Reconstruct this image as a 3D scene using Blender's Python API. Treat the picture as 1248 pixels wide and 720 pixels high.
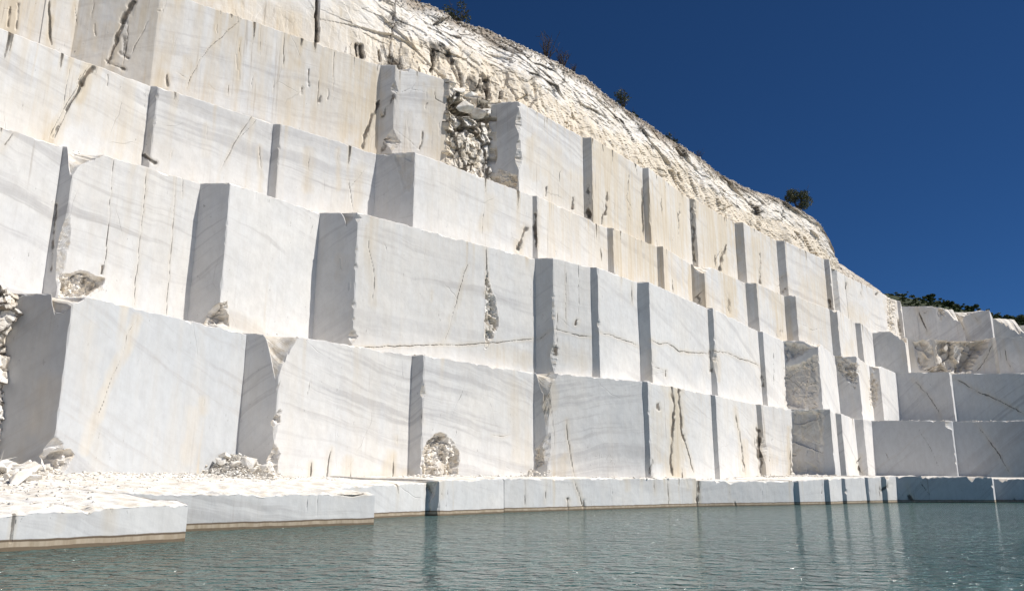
import bpy, bmesh, math, random
import numpy as np
from mathutils import Vector
random.seed(7)
for o in list(bpy.data.objects): bpy.data.objects.remove(o)
sc = bpy.context.scene
COL = sc.collection

# ------------------------------------------------------------------ camera
FPX, CX, CY, YH, EYE = 980.0, 624.0, 360.0, 594.0, 1.4      # photo pixels; eye height above the water
PITCH = math.atan((YH - CY) / FPX)
CP, SP = math.cos(PITCH), math.sin(PITCH)
cam = bpy.data.cameras.new('camera'); camo = bpy.data.objects.new('camera', cam); COL.objects.link(camo)
cam.sensor_width = 36; cam.lens = FPX / 1248 * 36; cam.clip_end = 6000; cam.clip_start = .1
camo.location = (0, 0, EYE); camo.rotation_euler = (math.pi / 2 + PITCH, 0, 0)
sc.camera = camo
# ------------------------------------------------------------------ sky, sun, exposure
SUN_AZ, SUN_EL = 2.5, 50.0                                  # degrees from +X towards +Y
w = bpy.data.worlds.new('World'); sc.world = w; w.use_nodes = True
nt = w.node_tree; bg = nt.nodes['Background']
sky = nt.nodes.new('ShaderNodeTexSky'); sky.sky_type = 'NISHITA'; sky.sun_disc = False
sky.sun_elevation = math.radians(SUN_EL); sky.sun_rotation = math.radians(90 - SUN_AZ)
sky.altitude = 5000; sky.air_density = 1.; sky.dust_density = 0.; sky.ozone_density = 10.0
hs = nt.nodes.new('ShaderNodeHueSaturation'); hs.inputs['Saturation'].default_value = 1.09
nt.links.new(sky.outputs[0], hs.inputs['Color']); nt.links.new(hs.outputs[0], bg.inputs[0]); bg.inputs[1].default_value = .050
sl = bpy.data.lights.new('sun', 'SUN'); sl.energy = 4.8; sl.angle = math.radians(.53); sl.color = (1, .965, .91)
so = bpy.data.objects.new('sun', sl); COL.objects.link(so)
ce = math.cos(math.radians(SUN_EL))
SV = Vector((ce * math.cos(math.radians(SUN_AZ)), ce * math.sin(math.radians(SUN_AZ)), math.sin(math.radians(SUN_EL))))
so.rotation_euler = SV.to_track_quat('Z', 'Y').to_euler(); so.location = SV * 80
sc.view_settings.view_transform = 'Standard'; sc.view_settings.look = 'None'
sc.view_settings.gamma = 1; sc.view_settings.exposure = .25; sc.view_settings.use_curve_mapping = False

# ------------------------------------------------------------------ pixel <-> place
def at(x, y, z):
    dx = (x - CX) / FPX; dy = (CY - y) / FPX
    t = (z - EYE) / (SP + dy * CP)
    return np.array((dx * t, (CP - dy * SP) * t))
def zat(xy, y):
    """height over the plan point xy that shows at photo row y"""
    dy = (CY - y) / FPX
    return EYE + xy[1] * (SP + dy * CP) / (CP - dy * SP)
def proj(p):
    f = p[..., 1] * CP + (p[..., 2] - EYE) * SP
    u = -p[..., 1] * SP + (p[..., 2] - EYE) * CP
    f = np.maximum(f, .1)
    return CX + FPX * p[..., 0] / f, CY - FPX * u / f
def unit(v):
    v = np.asarray(v, float); return v / max(np.linalg.norm(v), 1e-9)

# ------------------------------------------------------------------ noise
def h3(ix, iy, iz, s):
    h = (ix.astype(np.int64) * 374761393 + iy.astype(np.int64) * 668265263 + iz.astype(np.int64) * 2147483647 + s * 974634777) & 0xffffffff
    h = ((h ^ (h >> 13)) * 1274126177) & 0xffffffff
    h = ((h ^ (h >> 16)) * 2246822519) & 0xffffffff
    return ((h ^ (h >> 15)) & 0xffffff) / float(0x1000000)
def vn(p, s=0):
    i = np.floor(p); f = p - i; f = f * f * (3 - 2 * f); r = 0
    for a in (0, 1):
        for b in (0, 1):
            for c in (0, 1):
                wgt = (f[..., 0] if a else 1 - f[..., 0]) * (f[..., 1] if b else 1 - f[..., 1]) * (f[..., 2] if c else 1 - f[..., 2])
                r = r + wgt * h3(i[..., 0] + a, i[..., 1] + b, i[..., 2] + c, s)
    return r * 2 - 1
def fbm(p, s=0, o=3):
    r = 0; a = 1.; t = 0
    for k in range(o):
        r = r + a * vn(p * 2 ** k, s + k * 17); t += a; a *= .5
    return r / t
def facet(p, s=0):
    """broken rock: every cell its own tilted plane; returns height about -1..1 and distance to the joint"""
    i = np.floor(p); d1 = np.full(p.shape[:-1], 9.); d2 = d1.copy(); out = np.zeros(p.shape[:-1])
    for a in (-1, 0, 1):
        for b in (-1, 0, 1):
            for c in (-1, 0, 1):
                jx, jy, jz = i[..., 0] + a, i[..., 1] + b, i[..., 2] + c
                q = np.stack((jx + h3(jx, jy, jz, s), jy + h3(jx, jy, jz, s + 1), jz + h3(jx, jy, jz, s + 2)), -1)
                v = p - q; d = np.sqrt((v ** 2).sum(-1))
                hh = (h3(jx, jy, jz, s + 3) - .5) * 1.2 + v[..., 0] * (h3(jx, jy, jz, s + 4) * 2 - 1) + v[..., 1] * (h3(jx, jy, jz, s + 5) * 2 - 1) + v[..., 2] * (h3(jx, jy, jz, s + 6) * 2 - 1)
                n = d < d1
                d2 = np.where(n, d1, np.minimum(d2, d)); out = np.where(n, hh, out); d1 = np.where(n, d, d1)
    return out, d2 - d1
def rock_noise(p, s=0, k=1.0):
    a, ja = facet(p * .55 * k, s); b, jb = facet(p * 1.5 * k + 7.3, s + 20); c, jc = facet(p * 3.6 * k, s + 40)
    j = np.minimum(np.clip(ja / .10, 0, 1), np.clip(jb / .14, 0, 1))
    return a * .55 + b * .3 + c * .15, 1 - j
def sst(x, a, b):
    t = np.clip((x - a) / (b - a), 0, 1); return t * t * (3 - 2 * t)

# ------------------------------------------------------------------ materials
class N:
    def __init__(s, name):
        s.m = bpy.data.materials.new(name); s.m.use_nodes = True; s.t = s.m.node_tree
        s.b = s.t.nodes['Principled BSDF']
    def n(s, ty, **k):
        o = s.t.nodes.new(ty)
        for a, b in k.items(): setattr(o, a, b)
        return o
    def l(s, a, b): s.t.links.new(a, b)
    def put(s, sock, v):
        if hasattr(v, 'is_output'): s.l(v, sock)
        else: sock.default_value = v
    def math(s, op, a, b=0., c=0., clamp=False):
        o = s.n('ShaderNodeMath', operation=op, use_clamp=clamp)
        for i, v in enumerate((a, b, c)):
            if i < len(o.inputs): s.put(o.inputs[i], v)
        return o.outputs[0]
    def vec(s, op, a, b=(0, 0, 0)):
        o = s.n('ShaderNodeVectorMath', operation=op); s.put(o.inputs[0], a); s.put(o.inputs[1], b)
        return o.outputs['Value' if op == 'DOT_PRODUCT' else 'Vector']
    def noise(s, v, scale, detail=3, rough=.5, dist=0.):
        o = s.n('ShaderNodeTexNoise'); s.put(o.inputs['Vector'], v); o.inputs['Scale'].default_value = scale
        o.inputs['Detail'].default_value = detail; o.inputs['Roughness'].default_value = rough; o.inputs['Distortion'].default_value = dist
        return o.outputs['Fac']
    def ramp(s, f, a, b, lo=0., hi=1.):
        o = s.n('ShaderNodeMapRange', interpolation_type='SMOOTHSTEP'); s.put(o.inputs[0], f)
        for i, v in zip((1, 2, 3, 4), (a, b, lo, hi)): s.put(o.inputs[i], v)
        return o.outputs[0]
    def mix(s, f, a, b, mode='MIX'):
        o = s.n('ShaderNodeMix', data_type='RGBA', blend_type=mode); s.put(o.inputs[0], f); s.put(o.inputs[6], a); s.put(o.inputs[7], b)
        return o.outputs[2]
    def bump(s, h, st, dist=.02, nrm=None):
        o = s.n('ShaderNodeBump'); s.put(o.inputs['Height'], h); o.inputs['Strength'].default_value = st; o.inputs['Distance'].default_value = dist
        if nrm: s.l(nrm, o.inputs['Normal'])
        return o.outputs[0]

def marble(name, ledge=False):
    g = N(name); pos = g.n('ShaderNodeNewGeometry').outputs['Position']
    at_ = g.n('ShaderNodeAttribute', attribute_name='wear'); sp = g.n('ShaderNodeSeparateColor'); g.l(at_.outputs['Color'], sp.inputs[0])
    ochre, dark, rough, soil = sp.outputs[0], sp.outputs[1], sp.outputs[2], at_.outputs['Alpha']
    oc = g.n('ShaderNodeObjectInfo'); osp = g.n('ShaderNodeSeparateColor'); g.l(oc.outputs['Color'], osp.inputs[0])
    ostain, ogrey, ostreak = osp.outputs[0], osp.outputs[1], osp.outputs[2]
    rnd = oc.outputs['Random']
    # bedding: grey bands in planes that dip into the hill
    wob = g.n('ShaderNodeTexNoise'); g.l(pos, wob.inputs['Vector']); wob.inputs['Scale'].default_value = .13; wob.inputs['Detail'].default_value = 4
    wv = g.vec('SCALE', wob.outputs['Color']); wv.node.inputs['Scale'].default_value = 1.4
    p2 = g.vec('ADD', pos, wv)
    s_ = g.vec('DOT_PRODUCT', p2, (-.47, .57, .67)); t1 = g.vec('DOT_PRODUCT', p2, (.77, .64, 0)); t2 = g.vec('DOT_PRODUCT', p2, (.43, -.51, .74))
    cb = g.n('ShaderNodeCombineXYZ'); g.l(s_, cb.inputs[0]); g.l(g.math('MULTIPLY', t1, .03), cb.inputs[1]); g.l(g.math('MULTIPLY', t2, .03), cb.inputs[2])
    n1 = g.noise(cb.outputs[0], 1.15, 6, .68); n2 = g.noise(cb.outputs[0], .33, 2, .5); n3 = g.noise(cb.outputs[0], 4.2, 4, .6)
    band = g.math('MULTIPLY', g.ramp(n1, .50, .64), g.ramp(n2, .38, .60, .30, .92))
    fine = g.math('MULTIPLY', g.ramp(n3, .54, .70), g.ramp(n2, .38, .58, .15, .8))
    cloud = g.noise(pos, .5, 4, .55)
    white = g.mix(g.ramp(cloud, .3, .7), (.80, .78, .75, 1), (.735, .725, .71, 1))
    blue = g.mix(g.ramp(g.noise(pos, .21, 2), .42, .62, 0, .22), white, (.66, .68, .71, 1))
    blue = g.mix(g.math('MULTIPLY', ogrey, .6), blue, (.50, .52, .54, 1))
    c = g.mix(g.math('MULTIPLY', band, .60), blue, (.415, .405, .41, 1))
    c = g.mix(g.math('MULTIPLY', fine, .55), c, (.47, .45, .435, 1))
    mot = g.noise(g.vec('MULTIPLY', pos, (2.2, 2.2, 1.1)), 1.0, 7, .72); mo2 = g.noise(g.vec('MULTIPLY', pos, (9., 9., 1.1)), 1.0, 5, .7)
    c = g.mix(1., c, g.mix(g.ramp(mot, .36, .66), (1.03, 1.03, 1.025, 1), (.945, .94, .93, 1)), 'MULTIPLY')
    c = g.mix(g.math('MULTIPLY', g.ramp(mo2, .56, .74), .16), c, (.50, .475, .44, 1))
    # fresh broken rock: sugary white, faint buff
    bw = g.mix(g.ramp(g.noise(pos, 2.2, 4, .6), .4, .68), (.82, .80, .77, 1), (.63, .56, .46, 1))
    c = g.mix(g.math('MULTIPLY', rough, .85), c, bw)
    # run-off: buff wash and streaks that follow the fall line
    vs = g.vec('MULTIPLY', pos, (1.25, 1.25, .085)); st = g.noise(vs, 1.0, 5, .62)
    vs2 = g.vec('MULTIPLY', pos, (4.2, 4.2, .16)); st2 = g.noise(vs2, 1.0, 4, .6)
    big = g.noise(g.vec('MULTIPLY', pos, (.22, .22, .10)), 1.0, 3, .5)
    wash = g.math('MULTIPLY', g.ramp(g.math('ADD', g.math('MULTIPLY', st, .6), g.math('MULTIPLY', big, .5)), .46, .68), ostain, clamp=True)
    och = g.math('ADD', g.math('MULTIPLY', wash, 1.0), g.math('MULTIPLY', ochre, g.ramp(st, .25, .6, .55, 1.1)), clamp=True)
    ocol = g.mix(g.ramp(st2, .35, .65), (.64, .53, .375, 1), (.735, .65, .52, 1))
    c = g.mix(g.math('MULTIPLY', och, .82), c, ocol)
    rust = g.math('MULTIPLY', g.math('MULTIPLY', g.ramp(st2, .57, .72), g.ramp(big, .40, .60)), g.math('MULTIPLY', ostreak, 1.3), clamp=True)
    c = g.mix(g.math('MULTIPLY', rust, .7), c, (.235, .16, .095, 1))
    # hairline joints
    vo = g.n('ShaderNodeTexVoronoi', feature='DISTANCE_TO_EDGE'); vo.inputs['Scale'].default_value = .19
    g.l(g.vec('ADD', g.vec('MULTIPLY', p2, (1, 1, .55)), g.vec('SCALE', wob.outputs['Color'])), vo.inputs['Vector'])
    hl = g.math('MULTIPLY', g.ramp(vo.outputs['Distance'], .0, .004, 1., 0.), g.ramp(g.noise(pos, .33, 3), .54, .66))
    c = g.mix(g.math('MULTIPLY', hl, .22), c, (.20, .17, .13, 1))
    # pocks and black lichen flecks
    vp = g.noise(g.vec('MULTIPLY', pos, (6.5, 6.5, 2.0)), 1.0, 4, .72)
    pk = g.math('MULTIPLY', g.ramp(vp, .655, .70), g.ramp(g.noise(pos, .4, 2), .46, .60))
    c = g.mix(g.math('MULTIPLY', pk, .6), c, (.15, .13, .11, 1))
    dn = g.math('ADD', dark, g.math('MULTIPLY', g.math('SUBTRACT', g.noise(g.vec('MULTIPLY', pos, (6, 6, 2.4)), 1.0, 5, .7), .5), 1.15))
    dk = g.math('MULTIPLY', g.ramp(dn, .30, .52), g.ramp(dark, .03, .30))
    c = g.mix(g.math('MULTIPLY', dk, g.ramp(dark, .1, .9, .42, .93)), c, g.mix(g.ramp(g.noise(pos, 3.1, 4, .6), .42, .66), (.028, .025, .020, 1), (.14, .10, .065, 1)))
    sn = g.noise(pos, 1.7, 5, .65)
    c = g.mix(g.math('MULTIPLY', soil, g.ramp(sn, .3, .5, .5, 1.)), c, g.mix(g.ramp(sn, .45, .62), (.135, .10, .07, 1), (.36, .29, .215, 1)))
    if ledge:
        z = g.n('ShaderNodeSeparateXYZ'); g.l(pos, z.inputs[0]); zz = z.outputs[2]
        e = g.math('ADD', zz, g.math('MULTIPLY', g.math('SUBTRACT', g.noise(pos, 1.4, 4), .5), .07))
        c = g.mix(g.ramp(e, .215, .23, 1, 0), c, g.mix(g.ramp(st2, .35, .65), (.41, .325, .23, 1), (.53, .44, .33, 1)))
        c = g.mix(g.math('MULTIPLY', g.ramp(e, .185, .205), g.ramp(e, .235, .26, 1, 0)), c, (.17, .125, .085, 1))
        c = g.mix(g.ramp(e, .07, .085, 1, 0), c, (.20, .15, .10, 1))
    g.l(c, g.b.inputs['Base Color'])
    g.b.inputs['Roughness'].default_value = .72; g.b.inputs['Specular IOR Level'].default_value = .3
    hgt = g.math('ADD', g.math('MULTIPLY', g.noise(pos, 6, 5, .6), .35), g.math('MULTIPLY', g.noise(g.vec('MULTIPLY', pos, (5, 5, .35)), 1, 3), .3))
    hgt = g.math('SUBTRACT', hgt, g.math('MULTIPLY', dk, .9))
    hgt = g.math('ADD', hgt, g.math('MULTIPLY', rough, g.math('MULTIPLY', g.noise(pos, 4, 6, .7), 2.2)))
    hgt = g.math('SUBTRACT', hgt, g.math('MULTIPLY', hl, .8))
    g.l(g.bump(hgt, .42, .035), g.b.inputs['Normal'])
    return g.m

def mat_simple(name, c1, c2, scale, rough=.9, bump=.4, spec=.2):
    g = N(name); pos = g.n('ShaderNodeNewGeometry').outputs['Position']
    f = g.noise(pos, scale, 5, .6)
    g.l(g.mix(g.ramp(f, .35, .65), c1, c2), g.b.inputs['Base Color'])
    g.b.inputs['Roughness'].default_value = rough; g.b.inputs['Specular IOR Level'].default_value = spec
    if bump: g.l(g.bump(g.noise(pos, scale * 4, 5, .65), bump, .05), g.b.inputs['Normal'])
    return g.m
def mat_leaf(name, c1, c2, scale=1.2):
    g = N(name); pos = g.n('ShaderNodeNewGeometry').outputs['Position']
    f = g.noise(pos, scale, 3, .6)
    g.l(g.mix(g.ramp(f, .35, .65), c1, c2), g.b.inputs['Base Color']); g.b.inputs['Roughness'].default_value = .65
    g.b.inputs['Specular IOR Level'].default_value = .25
    return g.m
def mat_water():
    g = N('quarry_water'); pos = g.n('ShaderNodeNewGeometry').outputs['Position']
    a = g.noise(g.vec('MULTIPLY', pos, (1., 1.25, 1)), 2.3, 3, .55, .3); b = g.noise(pos, .55, 2, .5); d = g.noise(pos, 8.0, 2, .5)
    hgt = g.math('ADD', g.math('ADD', g.math('MULTIPLY', a, .62), g.math('MULTIPLY', b, .55)), g.math('MULTIPLY', d, .02))
    g.l(g.bump(hgt, 1.0, 1.0), g.b.inputs['Normal'])
    g.l(g.mix(g.ramp(g.noise(pos, .09, 3), .35, .65), (.048, .106, .103, 1), (.070, .136, .130, 1)), g.b.inputs['Base Color'])
    g.b.inputs['Roughness'].default_value = .085; g.b.inputs['IOR'].default_value = 1.33
    return g.m
M_MARBLE = marble('white_marble'); M_LEDGE = marble('ledge_marble', True)
M_WATER = mat_water()
M_FLOOR = mat_simple('marble_gravel', (.46, .43, .39, 1), (.60, .57, .53, 1), .8)
M_BED = mat_simple('lake_bed', (.25, .24, .21, 1), (.33, .32, .28, 1), .5)
M_BARK = mat_simple('bark', (.07, .055, .04, 1), (.13, .10, .075, 1), 6)
M_LEAF = mat_leaf('shrub_leaf', (.045, .060, .024, 1), (.11, .115, .05, 1))
M_LEAFB = mat_leaf('tree_leaf', (.040, .068, .022, 1), (.105, .135, .045, 1), .5)
M_TWIG = mat_simple('dry_twig', (.06, .05, .045, 1), (.11, .09, .075, 1), 8, bump=0)
M_HILL = mat_simple('scrub_ground', (.020, .030, .012, 1), (.045, .055, .024, 1), .25)

# ------------------------------------------------------------------ object helpers
def link(name, me, mat, parent=None):
    o = bpy.data.objects.new(name, me); COL.objects.link(o)
    if mat and not me.materials: me.materials.append(mat)
    if parent: o.parent = parent
    return o
def thing(name, label, cat, loc=(0, 0, 0), group=None):
    o = bpy.data.objects.new(name, None); COL.objects.link(o); o.location = loc; o.empty_display_size = .5
    return tag(o, label, cat, group)
def tag(o, label=None, cat=None, group=None, kind=None):
    if label: o['label'] = label
    if cat: o['category'] = cat
    if group: o['group'] = group
    if kind: o['kind'] = kind
    return o
def mesh_np(name, v, f, wear=None):
    """v (n,3), f list of (m,4) or (m,3) int arrays"""
    me = bpy.data.meshes.new(name); v = np.asarray(v, np.float32)
    tot = [len(a) for a in f]; lens = np.concatenate([np.full(len(a), a.shape[1]) for a in f]); loops = np.concatenate([a.ravel() for a in f]).astype(np.int32)
    me.vertices.add(len(v)); me.vertices.foreach_set('co', v.ravel())
    me.loops.add(len(loops)); me.loops.foreach_set('vertex_index', loops)
    me.polygons.add(len(lens)); st = np.concatenate(([0], np.cumsum(lens)[:-1])).astype(np.int32)
    me.polygons.foreach_set('loop_start', st)
    try: me.polygons.foreach_set('loop_total', lens.astype(np.int32))
    except Exception: pass
    me.update(calc_edges=True)
    if wear is not None:
        a = me.color_attributes.new('wear', 'FLOAT_COLOR', 'POINT'); a.data.foreach_set('color', np.asarray(wear, np.float32).ravel())
    me.polygons.foreach_set('use_smooth', np.zeros(len(lens), bool)); me.validate()
    return me
def grid_faces(nr, nc, off=0):
    i = np.arange(nr - 1)[:, None] * nc + np.arange(nc - 1)[None, :] + off
    return np.stack((i, i + 1, i + nc + 1, i + nc), -1).reshape(-1, 4)

# ------------------------------------------------------------------ marks of wear traced on the faces: (tier, kind, [(x, y)...], half width px, strength)
# kinds: c = dark crack, o = buff run-off, d = dark growth
MARKS = [
 (1,'o',[(168,388),(150,430),(137,455),(125,490),(112,520),(104,550)],6,.55),(1,'c',[(168,388),(157,404),(148,432)],.6,.35),(1,'c',[(146,440),(137,458),(128,486),(118,508)],.8,.5),
 (1,'o',[(120,575),(108,480),(112,400)],9,.2),(1,'o',[(235,500),(228,560)],6,.25),(1,'o',[(60,470),(50,520)],14,.35),
 (1,'c',[(378,586),(379,574),(380,564)],1.4,1),(1,'o',[(374,586),(379,566)],4,.6),(1,'c',[(398,588),(400,570),(402,556),(404,546)],1.3,.9),(1,'o',[(400,585),(404,548)],3,.5),
 (1,'c',[(426,588),(427,574)],.8,.8),(1,'o',[(422,586),(424,560)],5,.5),(1,'c',[(478,584),(480,568),(479,558)],1.4,1),(1,'o',[(470,584),(477,556)],6,.7),(1,'o',[(440,584),(500,580)],6,.4),(1,'o',[(350,584),(440,586)],5,.35),
 (1,'c',[(378,462),(376,474),(374,484)],1.2,.25),(1,'c',[(551,505),(560,486),(566,470)],.8,.35),(1,'c',[(600,530),(612,532),(622,530)],.6,.5),(1,'o',[(630,470),(636,560)],9,.35),
 (1,'c',[(691,512),(692,530),(695,552),(699,578)],.9,.8),(1,'o',[(687,560),(683,585)],6,.5),(1,'c',[(675,520),(676,545)],.6,.5),(1,'o',[(668,456),(672,480),(668,500)],6,.6),(1,'c',[(668,474),(672,500),(676,530)],.6,.5),
 (1,'o',[(822,470),(824,520),(822,578)],9,.75),(1,'d',[(819,472),(822,495),(820,530),(818,560),(820,578)],1.5,.9),(1,'d',[(828,474),(829,500),(830,522),(833,536)],1.5,.95),(1,'c',[(832,530),(838,550),(846,578)],1.1,.9),
 (1,'d',[(802,492),(803,500)],1.5,.8),(1,'o',[(801,500),(799,560)],5,.45),(1,'c',[(896,498),(900,522),(903,540),(906,562),(909,578)],1.,.85),(1,'d',[(904,545),(905,575)],1.5,.5),(1,'o',[(905,540),(909,578)],5,.5),
 (1,'d',[(924,524),(925,540),(926,556)],3,.9),(1,'d',[(927,560),(928,576)],2.,.6),(1,'o',[(940,560),(930,580)],6,.4),(1,'c',[(938,545),(937,575)],.7,.6),(1,'c',[(963,545),(964,580)],1.5,.8),(1,'o',[(961,520),(962,578)],2,.6),
 (1,'c',[(1049,556),(1044,563),(1048,574),(1052,577)],1.2,.9),(1,'d',[(795,560),(793,575)],2.5,.5),
 (1,'c',[(1118,520),(1134,545),(1146,572)],.9,.35),(1,'c',[(1190,516),(1212,545),(1232,578)],1.1,.55),(1,'d',[(1222,556),(1230,550)],5,.3),(1,'c',[(1066,530),(1084,560),(1090,576)],.9,.3),
 # scratched writing too faint to read
 (1,'c',[(712,549),(714,548)],.5,.35),(1,'c',[(714,553),(715,554),(713,560)],.5,.4),(1,'c',[(717,557),(719,555),(719,558)],.5,.35),(1,'c',[(721,556.5),(731,555.5)],.7,.4),(1,'c',[(731,553),(731,557)],.5,.4),(1,'c',[(733,554),(733,558),(735,558)],.5,.35),(1,'c',[(737,554),(739,555),(737,557)],.5,.35),(1,'c',[(741,555),(744,557)],.5,.25),(1,'c',[(703,558),(710,557)],.5,.25),
 (2,'c',[(139,187),(134,250),(130,305),(126,334)],.7,.55),(2,'c',[(179,206),(172,280),(165,345),(163,372)],.7,.5),(2,'c',[(215,216),(210,290),(204,360),(202,386)],.7,.5),(2,'c',[(223,212),(222,240)],.9,.7),(2,'d',[(126,325),(124,334)],1.4,.8),
 (2,'c',[(50,300),(44,305)],.6,.4),(2,'c',[(18,160),(10,172),(2,184)],2,.7),(2,'d',[(68,250),(62,330)],1.6,.6),
 (2,'c',[(592,299),(593,330),(592,360)],1.,.8),(2,'c',[(570,322),(562,345),(555,372),(547,400),(540,418)],.8,.6),(2,'o',[(566,330),(550,395)],4,.35),(2,'o',[(455,262),(450,300),(456,370)],5,.4),(2,'c',[(450,285),(449,300),(456,330),(455,370)],.7,.45),
 (2,'c',[(428,424),(470,422),(520,421),(560,420),(610,417),(651,413)],.8,.8),(2,'c',[(652,416),(662,409),(672,402)],.8,.6),(2,'c',[(673,401),(690,405),(706,409),(720,411)],.8,.75),(2,'c',[(729,404),(748,410),(765,416),(778,422)],.8,.75),
 (2,'c',[(793,414),(804,419),(814,418),(828,428),(846,430),(864,431)],.9,.85),(2,'c',[(870,428),(886,430),(900,436),(912,440),(926,446)],.8,.75),(2,'c',[(793,446),(806,450),(812,454)],.7,.5),(2,'d',[(811,452),(811,458)],1.,.7),
 (2,'o',[(600,425),(640,440)],8,.45),(2,'o',[(680,425),(710,440)],9,.4),(2,'d',[(678,424),(679,432)],1.5,.8),(2,'c',[(680,375),(679,395),(677,430)],.6,.5),(2,'c',[(690,330),(689,400)],.5,.5),(2,'c',[(705,320),(705,390)],.5,.45),(2,'d',[(703,391),(702,396)],1.2,.9),(2,'c',[(770,345),(771,370)],.7,.7),
 (2,'d',[(866,430),(867,452)],3,.5),(2,'d',[(929,458),(930,470)],2.5,.6),(2,'c',[(943,410),(943,470)],.6,.4),(2,'o',[(270,385),(310,400)],9,.3),
 (2,'c',[(1112,462),(1130,480),(1143,500),(1146,508)],.9,.6),(2,'c',[(1128,462),(1140,475)],.7,.35),(2,'c',[(1165,462),(1195,478),(1225,492),(1248,504)],1.1,.75),
 (3,'d',[(112,84),(104,95),(99,104)],2.6,.9),(3,'d',[(98,104),(90,120),(82,134)],1.7,.75),(3,'c',[(112,82),(96,110),(80,140),(66,168)],1.,.9),(3,'c',[(108,80),(92,108),(74,140),(60,166)],.8,.7),(3,'d',[(72,152),(64,166)],1.4,.6),(3,'c',[(102,86),(88,112)],.7,.5),(3,'o',[(114,80),(100,104),(84,130),(62,170)],9,.75),(3,'c',[(86,80),(80,108),(77,130)],.7,.5),(3,'o',[(95,110),(130,130),(160,170)],28,.35),(3,'o',[(20,130),(40,160)],22,.3),
 (3,'c',[(322,122),(304,145),(290,168),(278,190),(268,208)],.9,.55),(3,'c',[(318,140),(300,160),(288,172)],.7,.35),(3,'c',[(208,192),(210,184)],1.,.5),(3,'d',[(181,110),(180,150),(177,192)],4.5,.30),(3,'d',[(176,188),(188,198)],2.2,.9),
 (3,'o',[(440,205),(436,230),(428,255)],8,.35),(3,'c',[(425,218),(428,240),(430,256)],.8,.7),(3,'c',[(452,200),(440,212),(428,228)],.7,.4),
 (3,'d',[(641,278),(637,288),(632,302)],2.,.85),(3,'o',[(600,245),(590,275)],7,.4),(3,'o',[(640,280),(632,305)],6,.6),(3,'c',[(590,250),(588,290)],.6,.4),(3,'d',[(652,262),(653,300)],2.,.75),
 (3,'o',[(690,270),(730,310)],24,.3),(3,'o',[(766,290),(776,330)],22,.75),(3,'o',[(812,308),(818,350)],12,.65),(3,'c',[(820,340),(820,356)],1.,.85),(3,'c',[(732,302),(733,318)],1.2,.8),(3,'c',[(677,300),(678,312)],.9,.7),(3,'o',[(842,325),(843,362)],3,.8),
 (3,'o',[(862,360),(880,385)],12,.5),(3,'o',[(889,335),(890,385)],6,.75),(3,'d',[(887,360),(890,380)],2.2,.5),(3,'o',[(948,360),(955,410)],9,.5),(3,'d',[(952,402),(948,410)],3,.5),(3,'c',[(845,364),(852,358),(858,353)],1.1,.85),(3,'d',[(850,362),(854,370)],3.,.6),
 (3,'o',[(985,370),(1000,400)],16,.35),(3,'c',[(976,395),(990,402),(1008,400)],.7,.4),(3,'o',[(1036,420),(1030,440)],5,.4),
 (3,'c',[(1222,415),(1228,440),(1234,452)],.9,.6),(3,'c',[(1236,415),(1242,428)],.8,.5),(3,'c',[(1210,418),(1200,440),(1188,454)],1.,.6),(3,'d',[(1150,440),(1165,428)],8,.25),(3,'o',[(1115,430),(1185,445)],14,.35),(3,'c',[(1120,454),(1140,446),(1160,434),(1172,420)],1.,.5),
 (4,'c',[(60,0),(60,30),(62,55)],2.4,.85),(4,'o',[(58,0),(60,58)],7,.6),(4,'o',[(20,0),(35,40)],30,.55),(4,'d',[(12,10),(10,32)],1.3,.7),(4,'d',[(22,5),(20,35)],1.2,.6),(4,'c',[(0,10),(18,14)],.8,.5),
 (4,'d',[(163,2),(156,16),(150,28)],3.,1),(4,'d',[(149,30),(140,52),(133,76)],2.2,.8),(4,'c',[(165,0),(150,34),(138,62),(130,80)],1.1,.9),(4,'c',[(156,24),(156,50),(150,80)],1.,.8),(4,'d',[(153,48),(152,66)],2.4,.7),(4,'d',[(146,64),(157,71)],2.,.6),(4,'d',[(130,74),(152,84)],1.8,.7),(4,'o',[(180,20),(170,60),(185,95)],20,.55),(4,'o',[(140,40),(140,80)],14,.6),(4,'c',[(182,25),(170,45),(160,66)],.9,.6),(4,'c',[(203,2),(196,20)],.8,.6),
 (4,'c',[(298,20),(284,32),(262,52),(244,72),(234,92),(227,108)],.8,.6),(4,'c',[(216,88),(228,96)],.9,.6),(4,'d',[(203,92),(204,105)],1.4,.7),(4,'c',[(347,38),(346,60),(346,82)],1.,.85),(4,'c',[(318,30),(316,62)],.7,.5),(4,'d',[(376,84),(376,104)],1.,.7),(4,'c',[(278,103),(278,116)],1.,.7),(4,'c',[(255,104),(262,110)],.8,.5),
 (4,'d',[(463,122),(454,142),(446,162),(442,180)],1.9,.9),(4,'o',[(460,90),(450,180)],10,.8),(4,'o',[(410,70),(400,150)],34,.55),(4,'o',[(370,110),(362,150)],12,.45),(4,'c',[(407,60),(406,110)],1.,.6),(4,'d',[(391,118),(389,124)],1.5,.6),(4,'c',[(390,90),(386,130)],.8,.4),(4,'c',[(334,98),(333,112)],.8,.6),(4,'d',[(368,108),(367,114)],1.5,.6),
 (4,'o',[(535,105),(536,190)],13,.75),(4,'c',[(520,108),(519,122)],1.,.6),(4,'c',[(530,108),(531,120),(545,128)],1.,.6),(4,'c',[(484,115),(500,108),(520,114)],.7,.4),(4,'d',[(512,182),(515,162)],1.2,.7),(4,'c',[(482,158),(500,172),(512,184)],.7,.4),(4,'d',[(466,140),(480,120)],3,.5),(4,'d',[(464,184),(480,168)],3,.6),
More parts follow.
